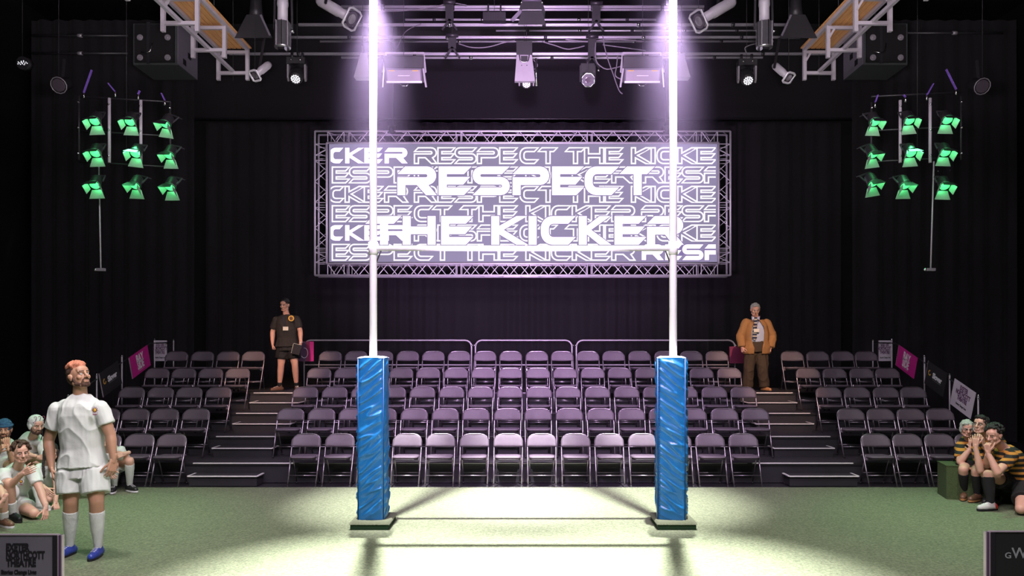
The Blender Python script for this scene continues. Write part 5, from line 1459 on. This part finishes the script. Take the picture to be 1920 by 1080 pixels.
p = Person((J['anL']+J['anR'])/2*1.0-V(0, 0, 0.088), 'bearded player in white t-shirt and shorts standing and looking upwards', J, M['skin_tan'], True, 1.14, None, 1.09)
p.finish_body(); p.tee(M['tee_white'], 0.030, 0.0, 0.016, 0.60); p.shorts(M['tee_white'], 0.74); p.socks(M['sock_white'], 1.20)
p.shoes(M['boot_blue'], M['ink'], M['ink_white'], 0.005); p.hair(M['hair_ginger'], 'top_curls', 3); p.facial(M['beard'])
mb = MB(); mb.ell(p.P(0, -0.022, 0.045), (0.0855, 0.1025, 0.087), p.A, 24, 16); mb.ell(p.P(0, -0.045, 0.0), (0.0835, 0.070, 0.076), p.A, 20, 14)
inst('hair_sides', remesh(mb, 'hair_sides', M['beard'], 0.005, 2, 0.002, 60), p.t)
p.badge(178, 769, D-0.150, 0.036, 'club')

# ---- man in black on the left stairs
D = 14.55
J = joints((534, 572, D-0.03), (537, 589, D), (518, 600, D), (556, 599, D), (511, 623, D+0.02), (563, 621, D+0.0), (511, 645, D-0.05), (564, 643, D-0.1), (539, 648, D),
           (530, 656, D), (549, 656, D), (527, 684, D-0.03), (553, 684, D-0.03), (524, 716, D+0.02), (556, 716, D+0.10),
           (-0.22, -1, -0.22), (0.02, -0.15, 1), handL=(V(0.1, -0.2, -1), V(0.3, -0.9, 0), V(0.8, 0.3, 0), 1.5), handR=(V(-0.15, -0.25, -1), V(-0.4, -0.9, 0), V(-0.9, 0.3, 0), 0.7),
           toeL=V(-0.75, -0.7, 0), toeR=V(0.35, -0.9, 0), ah=0.088)
for q in ('anL', 'anR'): J[q].z = TOPZ[3]+0.088
p = Person((J['anL']+J['anR'])/2-V(0, 0, 0.088), 'man in black t-shirt and shorts with white lanyard card, standing on the left stairs', J, M['skin_pink'], False, 1.05)
p.finish_body(); p.tee(M['tee_black'], 0.03, -0.04, 0.022, 0.72); p.shorts(M['short_black'], 0.60); p.socks(M['sock_black'], 1.80)
p.shoes(M['shoe_brown'], M['rubber'], M['ink_white'], 0.03); p.hair(M['hair_black'], 'short', 2)
p.badge(546, 597, D-0.155, 0.055, 'gold')
o = p.o
MB(o).tube([W(529, 592, D-0.10), W(532, 600, D-0.16), W(535, 612, D-0.165)], 0.004, n=6).build('lanyard', M['pad_piping'], p.t)
MB(o).tube([W(542, 592, D-0.10), W(539, 600, D-0.16), W(535, 612, D-0.165)], 0.003, n=6).build('lanyard', M['shoe_brown'], p.t)
MB(o).box(W(535.5, 616, D-0.17), (0.10, 0.006, 0.07)).build('lanyard_card', M['paper'], p.t)
MB(o).tube([W(564, 642, D-0.1)+V(0.032*math.cos(R(30*i)), 0.032*math.sin(R(30*i)), 0) for i in range(12)], 0.006, n=6, closed=True).build('wristband', M['ink_white'], p.t)
c = W(556, 655, D-0.20); t = empty('notebook', c, 'black notebook with white page edge held by the man in black', 'notebook')
rot = Matrix.Rotation(R(14), 3, 'Y')
MB().box((0, 0, 0), (0.15, 0.018, 0.19), rot).build('cover', M['ink'], t)
MB().box(rot @ Vector((-0.078, 0, 0)), (0.008, 0.016, 0.18), rot).build('pages', M['paper'], t)
MB().box(rot @ Vector((0.0, 0.0, 0.097)), (0.15, 0.014, 0.006), rot).build('pages', M['paper'], t)

# ---- man in the tan blazer on the right stairs
J = joints((1416, 581, D-0.04), (1418, 600, D), (1399, 606, D), (1437, 606, D), (1389, 630, D+0.02), (1448, 630, D+0.02), (1391, 650, D-0.05), (1445, 651, D-0.05), (1418, 652, D),
           (1408, 658, D), (1428, 658, D), (1404, 692, D-0.02), (1430, 692, D-0.03), (1402, 722, D+0.02), (1433, 722, D+0.0),
           (-0.12, -1, -0.30), (0, -0.2, 1), handL=(V(0.15, -0.3, -1), V(0.5, -0.9, 0), V(0.8, 0.3, 0), 1.2), handR=(V(-0.15, -0.3, -1), V(-0.4, -0.9, 0), V(-0.9, 0.3, 0), 1.3),
           toeL=V(-0.35, -0.9, 0), toeR=V(0.45, -0.9, 0), ah=0.085, brow=M['hair_grey'])
for q in ('anL', 'anR'): J[q].z = TOPZ[3]+0.085
p = Person((J['anL']+J['anR'])/2-V(0, 0, 0.085), 'grey-haired man in tan blazer, shirt and striped tie standing on the right stairs', J, M['skin_pink'], False, 1.15)
p.finish_body(); p.trousers(M['trouser']); p.shoes(M['shoe_tan'], M['ink']); p.hair(M['hair_grey'], 'swept', 5)
o = p.o
mb = MB(o); mb.loft(p.torso_secs(0.008)[1:-1], 28); p.cloth('shirt', mb, M['shirt_blue'], 0.006, 14)
# blazer: shell with an open front
mb = MB(o); S = p.torso_secs(0.036, 0.022, 0.0)
S = [(J['pel']-J['up']*0.11, J['lat'], J['fr'], 0.245, 0.165)]+S[:-2]
mb.loft(S, 28)
for sd in 'LR':
    mb.cap(J['neck']-J['up']*0.075, J['sh'+sd], 0.060, 0.062, 16); p.arm(sd, mb, 0.014, 2.0, r0=0.052, r1=0.050, r2=0.050)
me = remesh(mb, 'blazer', M['blazer'], 0.009, 5, 0.008, 8)
bm = bmesh.new(); bm.from_mesh(me); lt = J['lat']
nk = J['neck']-o; pl = J['pel']-o
dele = []
for f_ in bm.faces:
    cc = f_.calc_center_median(); x = (cc-pl).dot(lt); h_ = (cc-pl).dot(J['up'])
    ctr = -0.015; hwid = 0.075+0.045*math.sin(min(1, max(0, h_/0.45))*math.pi*0.9)
    if cc.y < pl.y-0.03 and abs(x-ctr) < hwid*(1.0 if h_ < 0.40 else max(0.25, 1-(h_-0.40)*5)) and h_ < 0.56 and abs(x) < 0.15: dele.append(f_)
bmesh.ops.delete(bm, geom=dele, context='FACES'); bm.to_mesh(me); bm.free()
bo = inst('blazer', me, p.t)
sm_ = bo.modifiers.new('thickness', 'SOLIDIFY'); sm_.thickness = 0.012; sm_.offset = 1
MB(o).prism([(-0.024, 0.0), (0.024, 0), (0.040, -0.36), (0.0, -0.42), (-0.040, -0.36)], W(1417, 597, D-0.175), W(1416, 597, D-0.155), (1, 0, 0), (0.05, 0, 1)).build('tie', M['tie'], p.t)
MB(o).box(W(1417, 597, D-0.165), (0.05, 0.03, 0.045)).build('tie_knot', M['tie'], p.t)
for q in (-1, 1):
    MB(o).add([W(1417+q*2, 596, D-0.14), W(1417+q*8, 592, D-0.11), W(1417+q*7, 601, D-0.165), W(1417+q*2, 596, D-0.155), W(1417+q*8, 592, D-0.125), W(1417+q*7, 601, D-0.18)],
              [(0, 1, 2), (5, 4, 3), (0, 3, 4, 1), (1, 4, 5, 2), (2, 5, 3, 0)]).build('collar', M['shirt_blue'], p.t)
    MB(o).tube([W(1417+q*7, 592, D-0.13), W(1417+q*4, 604, D-0.19), W(1418, 616, D-0.20)], 0.0035, n=6).build('lanyard', M['ink_violet'], p.t)
MB(o).box(W(1418.5, 619.5, D-0.205), (0.10, 0.006, 0.065)).build('lanyard_card', M['paper'], p.t)

# ---- group crouching at the left
def grp(label, J, skin, girth=1.0, hs=1.0, near=False):
    return Person(V((J['pel']).x, (J['pel']).y, 0.012), label, J, skin, near, girth, None, hs)
dn = lambda *a: V(*a)
# curly haired boy kneeling on one knee, hand on the turf
J = joints((39, 849, 9.0), (34, 874, 9.12), (7, 888, 9.0), (61, 884, 9.2), (14, 915, 8.8), (76, 920, 9.12), (42, 888, 8.72), (86, 951, 9.05), (18, 938, 9.45),
           (14, 942, 9.38), (30, 944, 9.45), (17, 905, 8.78), (64, 956, 9.0), (24, 968, 8.92), (20, 975, 9.55),
           (0.72, -0.66, -0.08), (-0.12, 0.05, 1), handL=(dn(0.8, -0.1, 0.35), dn(0, -0.5, 1), dn(0.2, 0.9, 0.2), 0.5), handR=(dn(0.15, -0.35, -0.95), dn(-0.7, -0.7, 0), dn(-0.7, 0.3, 0.2), 0.25),
           toeL=dn(0.8, -0.5, 0), toeR=dn(-0.8, 0.5, -0.2), brow=M['hair_brown'])
J['anL'].z = 0.105; J['anR'].z = 0.10; J['knR'].z = 0.085
p = grp('curly-haired young man in white tee crouching with one hand on the turf', J, M['skin_fair'], 1.0)
p.finish_body(); p.tee(M['tee_white'], 0.02, -0.05, 0.014, 0.62); p.shorts(M['tee_white'], 0.55); p.socks(M['sock_white'], 1.62, 0.008, 'L'); p.socks(M['sock_white'], 1.62, 0.008, 'R')
p.shoes(M['shoe_black'], M['rubber'], M['ink']); p.hair(M['hair_brown'], 'curly', 11)
p.badge(40, 903, 8.9, 0.03, 'club')
# man at the far left edge, mostly outside the frame
J = joints((-66, 846, 8.6), (-62, 870, 8.7), (-92, 888, 8.7), (-36, 888, 8.6), (-92, 930, 8.6), (-2, 916, 8.55), (-60, 928, 8.45), (8, 935, 8.4), (-70, 945, 9.0),
           (-80, 950, 8.95), (-58, 950, 8.95), (-70, 925, 8.5), (3, 925, 8.6), (-70, 968, 8.6), (8, 974, 8.66),
           (0.8, -0.5, 0), (0, 0, 1), handL=(dn(0.8, 0, -0.3), dn(0, 0, 1), dn(0, 1, -0.3), 0.5), handR=(dn(-0.3, -0.3, -0.9), dn(-0.5, -0.8, 0), dn(-1, 0, 0), 0.4),
           toeL=dn(0.8, -0.5, 0), toeR=dn(0.85, -0.5, 0))
J['anL'].z = 0.1; J['anR'].z = 0.1
p = grp('person in white tee at the left frame edge, brown shoe and forearm in view', J, M['skin_fair'])
p.finish_body(); p.tee(M['tee_white'], 0.02, -0.05, 0.014, 0.95); p.shorts(M['tee_white'], 0.55); p.socks(M['sock_white'], 1.72, 0.008, 'LR')
p.shoes(M['shoe_brown'], M['ink_white'], M['ink']); p.hair(M['hair_brown'], 'short', 12)
# beanie man
J = joints((8, 806, 10.05), (6, 828, 10.15), (-18, 842, 10.1), (29, 840, 10.15), (-24, 880, 9.9), (27, 868, 9.9), (-2, 848, 9.75), (15, 838, 9.78), (4, 858, 10.35),
           (-6, 862, 10.3), (14, 862, 10.3), (-14, 876, 9.9), (20, 880, 9.85), (-16, 930, 9.9), (20, 930, 9.85),
           (0.45, -0.85, -0.05), (0, 0, 1), handL=(dn(0.6, -0.2, 0.8), dn(0.2, -0.9, 0), dn(0.6, 0.8, -0.3), 1.2), handR=(dn(-0.25, -0.02, 0.95), dn(-0.7, -0.5, 0), dn(-0.2, 0.9, 0), 1.1),
           toeL=dn(0.2, -0.9, 0), toeR=dn(0.3, -0.9, 0))
J['anL'].z = J['anR'].z = 0.1
p = grp('man in blue knitted beanie and white tee with a fist at his mouth', J, M['skin_warm'])
p.finish_body(); p.tee(M['tee_white'], 0.02, -0.05, 0.014, 0.65); p.shorts(M['tee_white'], 0.6); p.socks(M['sock_white'], 1.2); p.shoes(M['shoe_white']); p.facial(M['beard'])
mb = MB(); mb.ell(p.P(0, -0.016, 0.052), (0.090, 0.104, 0.098), p.A, 24, 16); inst('beanie', remesh(mb, 'beanie', M['beanie'], 0.006, 2, 0.005, 40), p.t)
mb = MB(); mb.tube([p.P(0.086*math.cos(R(15*i)), -0.016+0.100*math.sin(R(15*i)), 0.058-0.006*math.sin(R(15*i))) for i in range(24)], 0.017, closed=True, n=10); mb.build('beanie_cuff', M['beanie'], p.t)
# scrum cap man
J = joints((68, 797, 10.25), (62, 820, 10.38), (44, 832, 10.45), (80, 834, 10.35), (46, 866, 10.3), (90, 868, 10.2), (72, 858, 10.05), (60, 854, 10.0), (54, 852, 10.75),
           (48, 856, 10.7), (62, 856, 10.7), (50, 874, 10.25), (74, 876, 10.2), (52, 922, 10.3), (76, 922, 10.3),
           (0.80, -0.50, -0.25), (0.12, -0.1, 1), handL=(dn(0.9, -0.1, 0.1), dn(0, 0.1, 1), dn(0, 1, -0.2), 0.5), handR=(dn(-0.9, -0.1, 0.15), dn(0, 0.1, 1), dn(0, 1, -0.2), 0.5),
           toeL=dn(0.3, -0.9, 0), toeR=dn(0.5, -0.8, 0))
J['anL'].z = J['anR'].z = 0.1
p = grp('bearded man in white padded scrum cap leaning on folded arms', J, M['skin_fair'])
p.finish_body(); p.tee(M['tee_white'], 0.02, -0.05, 0.014, 0.65); p.shorts(M['tee_white'], 0.6); p.socks(M['sock_white'], 1.2); p.shoes(M['shoe_white']); p.facial(M['beard'])
mb = MB(); mb.ell(p.P(0, -0.020, 0.045), (0.090, 0.102, 0.092), p.A, 24, 16); mb.ell(p.P(0, -0.046, 0.0), (0.088, 0.076, 0.082), p.A, 20, 14)
for q in (-1, 1): mb.ell(p.P(q*0.078, 0.0, -0.01), (0.018, 0.036, 0.045), p.A)
inst('scrum_cap', remesh(mb, 'scrum_cap', M['tee_white'], 0.006, 2, 0.004, 45), p.t)
for k in range(3): MB().tube([p.P((0.05*(k-1)), -0.016+0.106*math.cos(R(-70+20*i)), 0.046+0.098*math.sin(R(20*i-10))*1.0) for i in range(0, 9)][:8], 0.004, n=6).build('cap_seam', M['maroon_board'], p.t)
for k in range(8):
    a = R(k*45); MB().ell(p.P(0.088*math.cos(a), -0.02+0.100*math.sin(a), 0.055), 0.007).build('cap_vent', M['ink_violet'], p.t)
MB().tube([p.P(-0.080, 0.01, -0.02), p.P(-0.055, 0.05, -0.095), p.P(0, 0.07, -0.118), p.P(0.055, 0.05, -0.095), p.P(0.080, 0.01, -0.02)], 0.006, n=6).build('chin_strap', M['ink'], p.t)
MB().tube([p.P(-0.07, 0.02, -0.05), p.P(-0.07, 0.05, -0.12), p.P(-0.06, 0.04, -0.20)], 0.005, n=6).build('strap_end', M['ink'], p.t)
# girl with braids
J = joints((96, 848, 9.75), (90, 868, 9.82), (74, 878, 9.75), (102, 876, 9.8), (70, 908, 9.6), (106, 908, 9.7), (84, 915, 9.45), (104, 940, 9.6), (66, 926, 10.1),
           (60, 930, 10.0), (74, 932, 10.05), (62, 888, 9.6), (92, 930, 9.7), (74, 946, 9.55), (60, 950, 10.0),
           (0.45, -0.88, -0.05), (-0.05, 0, 1), handL=(dn(0.7, -0.2, -0.6), dn(0, -0.5, 0.8), dn(0.2, 0.9, -0.2), 0.4), handR=(dn(0.35, -0.3, -0.9), dn(-0.7, -0.7, 0), dn(-0.6, 0.3, 0), 0.25),
           toeL=dn(0.9, -0.35, 0), toeR=dn(-0.7, 0.5, -0.3))
J['anL'].z = 0.1; J['anR'].z = 0.1; J['knR'].z = 0.11
p = grp('young woman with dark braids in white tee, crouching behind the curly-haired man', J, M['skin_fair'], 0.86, 0.93)
p.finish_body(); p.tee(M['tee_white'], 0.015, -0.05, 0.012, 0.65); p.shorts(M['tee_white'], 0.6); p.socks(M['sock_white'], 1.15); p.shoes(M['shoe_white'], M['ink_white']); p.hair(M['hair_black'], 'long', 4)
# man sitting behind the player
J = joints((196, 822, 10.55), (203, 842, 10.65), (186, 850, 10.65), (226, 846, 10.7), (190, 878, 10.5), (238, 868, 10.7), (204, 880, 10.4), (236, 850, 10.55), (208, 868, 11.0),
           (200, 872, 10.95), (216, 870, 10.95), (214, 872, 10.55), (243, 864, 10.6), (214, 905, 10.7), (243, 906, 10.74),
           (0.35, -0.9, 0.1), (-0.1, 0, 1), handL=(dn(0.5, -0.3, -0.6), dn(0, -0.5, 0.8), dn(0.2, 0.9, -0.2), 0.4), handR=(dn(-0.7, -0.3, -0.2), dn(0, 0, 1), dn(0, 0.9, -0.3), 0.6),
           toeL=dn(0.3, -0.9, 0), toeR=dn(0.85, -0.55, 0))
J['anL'].z = J['anR'].z = 0.105
p = grp('seated man in white tee and long white sock, half hidden behind the standing player', J, M['skin_fair'], 1.0)
p.finish_body(); p.tee(M['tee_white'], 0.015, -0.05, 0.014, 0.7); p.shorts(M['tee_white'], 0.55); p.socks(M['sock_white'], 1.12); p.shoes(M['shoe_black'], M['ink_white'], M['ink_white']); p.hair(M['hair_black'], 'short', 9)

# ---- turf-covered boxes
def turf_box(c, size, rz, lab):
    t = empty('turf_box', c, lab, 'box', 'turf covered boxes', R(rz))
    w_, d_, h_ = size
    MB().box((0, 0, h_/2), (w_, d_, h_)).build('block', M['turf_box'], t)
    MB().box((0, 0, h_+0.004), (w_+0.012, d_+0.012, 0.012)).build('turf_lid', M['turf_box'], t)
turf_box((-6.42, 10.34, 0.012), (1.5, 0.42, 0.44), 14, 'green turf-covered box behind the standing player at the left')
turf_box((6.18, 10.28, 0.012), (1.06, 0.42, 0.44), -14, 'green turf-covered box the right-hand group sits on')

# ---- the three on the right, black and amber hoops
J = joints((1813, 804, 10.42), (1817, 826, 10.5), (1801, 836, 10.45), (1832, 836, 10.55), (1800, 866, 10.2), (1834, 872, 10.3), (1820, 840, 10.15), (1826, 850, 10.15), (1824, 856, 10.85),
           (1818, 860, 10.8), (1832, 860, 10.85), (1806, 880, 10.05), (1830, 884, 10.0), (1808, 936, 10.2), (1832, 938, 10.05),
           (-0.30, -0.93, -0.12), (0, 0, 1), handL=(dn(0.1, -0.1, 0.95), dn(0.8, -0.4, 0), dn(0.2, 0.9, 0), 0.6), handR=(dn(-0.3, -0.1, 0.9), dn(-0.8, -0.3, 0), dn(-0.2, 0.9, 0), 0.6),
           toeL=dn(-0.6, -0.8, 0), toeR=dn(-0.85, -0.5, 0), brow=M['hair_grey'])
J['anL'].z = J['anR'].z = 0.11
p = grp('grey-haired woman with glasses in black and amber hooped shirt, sitting on turf box', J, M['skin_pink'], 1.0, 0.95)
p.finish_body(); p.tee(M['amber_hoops'], 0.03, -0.06, 0.022, 0.8, 'hooped_shirt'); p.shorts(M['short_black'], 0.8); p.socks(M['sock_black'], 1.15); p.shoes(M['shoe_brown'], M['shoe_tan']); p.hair(M['hair_grey'], 'bob', 8); p.glasses()
J = joints((1839, 797, 9.98), (1851, 822, 10.08), (1832, 834, 10.0), (1872, 832, 10.15), (1838, 882, 9.75), (1876, 884, 9.85), (1829, 838, 9.78), (1846, 836, 9.8), (1872, 864, 10.35),
           (1864, 868, 10.3), (1882, 868, 10.35), (1848, 886, 9.85), (1870, 884, 9.85), (1852, 938, 9.9), (1872, 940, 9.9),
           (-0.80, -0.55, 0.12), (0.1, 0, 1), handL=(dn(0.02, -0.05, 0.98), dn(0.7, 0.5, 0), dn(0.5, 0.8, 0), 0.35), handR=(dn(-0.35, -0.1, 0.9), dn(-0.5, 0.7, 0), dn(-0.6, 0.6, 0), 0.4),
           toeL=dn(-0.7, -0.7, 0), toeR=dn(-0.7, -0.7, 0))
J['anL'].z = J['anR'].z = 0.11
p = grp('man with glasses in hooped shirt, both hands held to his mouth', J, M['skin_fair'], 1.0, 1.02)
p.finish_body(); p.tee(M['amber_hoops'], 0.02, -0.06, 0.016, 0.7, 'hooped_shirt'); p.shorts(M['short_black'], 0.8); p.socks(M['sock_black'], 1.15); p.shoes(M['shoe_black']); p.hair(M['hair_black'], 'swept', 21); p.glasses()
J = joints((1864, 816, 9.62), (1882, 838, 9.72), (1868, 858, 9.95), (1898, 856, 9.5), (1850, 872, 9.8), (1870, 886, 9.3), (1852, 848, 9.65), (1853, 850, 9.38), (1914, 906, 9.75),
           (1908, 910, 9.8), (1922, 914, 9.65), (1853, 890, 9.55), (1914, 962, 9.22), (1858, 938, 9.50), (1948, 955, 9.6),
           (-0.88, -0.42, -0.22), (-0.15, -0.1, 1), handL=(dn(0.1, -0.1, 0.9), dn(0.2, -0.9, 0), dn(0.6, 0.5, 0), 1.0), handR=(dn(-0.12, 0.05, 0.95), dn(0.3, -0.9, 0), dn(0.9, 0.3, 0), 1.35),
           toeL=dn(-1, -0.2, 0), toeR=dn(0.9, 0.3, -0.4))
J['anL'].z = 0.105; J['anR'].z = 0.12; J['knR'].z = 0.09
p = grp('dark-haired man in hooped shirt kneeling with a fist at his chin, nearest right', J, M['skin_pink'], 1.06, 1.04)
p.finish_body(); p.tee(M['amber_hoops'], 0.02, -0.05, 0.018, 0.62, 'hooped_shirt'); p.shorts(M['short_black'], 0.62); p.socks(M['sock_black'], 1.12, 0.006, 'L'); p.socks(M['sock_black'], 1.12, 0.006, 'R')
p.shoes(M['shoe_white'], M['ink'], M['ink_white'], 0, 'L', 1.05); p.shoes(M['shoe_red'], M['ink'], None, 0, 'R'); p.hair(M['hair_black'], 'curly', 31)
a = p.J['anL']; MB(p.o).cap(a-V(0, 0, 0.03)+V(0.035, 0, 0), a-V(0, 0, 0.045)+V(0.05, 0.0, 0), 0.036, 0.034).build('heel_counter', M['shoe_red'], p.t)
# ================================================================ local haze columns, added and tinted violet for the glow beside the posts
for s in (-1, 1):
    hm = bpy.data.materials.new('glow_haze'); hm.use_nodes = True; nt = hm.node_tree
    nt.nodes.remove(nt.nodes['Principled BSDF'])
    vs_ = nt.nodes.new('ShaderNodeVolumeScatter'); vs_.inputs['Color'].default_value = (0.74, 0.55, 1.0, 1); vs_.inputs['Anisotropy'].default_value = 0.0
    tc = nt.nodes.new('ShaderNodeTexCoord'); mp = nt.nodes.new('ShaderNodeMapping'); mp.inputs['Scale'].default_value = (1/0.62, 1/0.9, 0.0)
    ln = nt.nodes.new('ShaderNodeVectorMath'); ln.operation = 'LENGTH'
    mr = nt.nodes.new('ShaderNodeMapRange'); mr.inputs['From Min'].default_value = 1.0; mr.inputs['From Max'].default_value = 0.0
    mr.inputs['To Min'].default_value = 0.0; mr.inputs['To Max'].default_value = 1.0
    pw = nt.nodes.new('ShaderNodeMath'); pw.operation = 'POWER'; pw.inputs[1].default_value = 2.0
    ml = nt.nodes.new('ShaderNodeMath'); ml.operation = 'MULTIPLY'; ml.inputs[1].default_value = 0.024
    nt.links.new(tc.outputs['Object'], mp.inputs[0]); nt.links.new(mp.outputs[0], ln.inputs[0]); nt.links.new(ln.outputs['Value'], mr.inputs['Value'])
    nt.links.new(mr.outputs[0], pw.inputs[0]); nt.links.new(pw.outputs[0], ml.inputs[0]); nt.links.new(ml.outputs[0], vs_.inputs['Density'])
    nt.links.new(vs_.outputs[0], nt.nodes['Material Output'].inputs['Volume'])
    mb = MB(); n = 20
    for z, k in ((-2.5, 1.0), (2.6, 1.0)):
        mb.v += [Vector((0.62*k*math.cos(2*math.pi*i/n), 0.9*k*math.sin(2*math.pi*i/n), z)) for i in range(n)]
    mb.f = [(i, (i+1) % n, n+(i+1) % n, n+i) for i in range(n)]+[tuple(range(n-1, -1, -1)), tuple(range(n, 2*n))]; mb.sm = [False]*len(mb.f)
    tag(mb.build('haze', hm, loc=(s*1.74, 9.05, 6.3)), 'violet haze added as glow around the upper half of the %s goal post' % ('left' if s < 0 else 'right'), 'haze', kind='stuff')
# ---------------------------------------------------------------- small pieces belong to the part they sit on
NEST = {'foot_cap': ('frame', 'rear_leg'), 'hinge': ('seat',), 'seat_pan': ('seat',), 'iris': ('eye',), 'eyelid': ('eye',), 'lace': ('shoe',), 'sole': ('shoe',), 'heel_counter': ('shoe',),
        'bezel': ('head',), 'led': ('head',), 'lens': ('can', 'head', 'body', 'barrel'), 'badge_centre': ('chest_badge',), 'badge_letter': ('chest_badge',), 'badge_figure': ('chest_badge',),
        'lanyard_card': ('lanyard',), 'beanie_cuff': ('beanie',), 'cap_seam': ('scrum_cap',), 'cap_vent': ('scrum_cap',), 'tie_knot': ('tie',), 'glasses_arm': ('glasses_frame',), 'glasses_bridge': ('glasses_frame',),
        'latch': ('housing',), 'label_strip': ('glass',), 'rib': ('barrel',), 'castor_cup': ('grille',), 'post_cap': ('post',), 'coupler': ('pipe',), 'shackle': ('sling',), 'foam_top': ('cover',), 'turf_cover': ('foot_block',), 'fin': ('body',)}
bb = lambda o: sum((Vector(c) for c in o.bound_box), Vector())/8 + o.location
for t in [o for o in COL.objects if o.parent is None and o.type == 'EMPTY']:
    kids = list(t.children); by = {}
    for k in kids: by.setdefault(k.name.split('.')[0], []).append(k)
    for k in kids:
        want = NEST.get(k.name.split('.')[0])
        if not want: continue
        c = [q for w_ in want for q in by.get(w_, []) if q.rotation_euler.x == 0 and q.rotation_euler.z == 0]
        if not c: continue
        p0 = bb(k); q = min(c, key=lambda q: (bb(q)-p0).length)
        k.parent = q; k.location = k.location-q.location
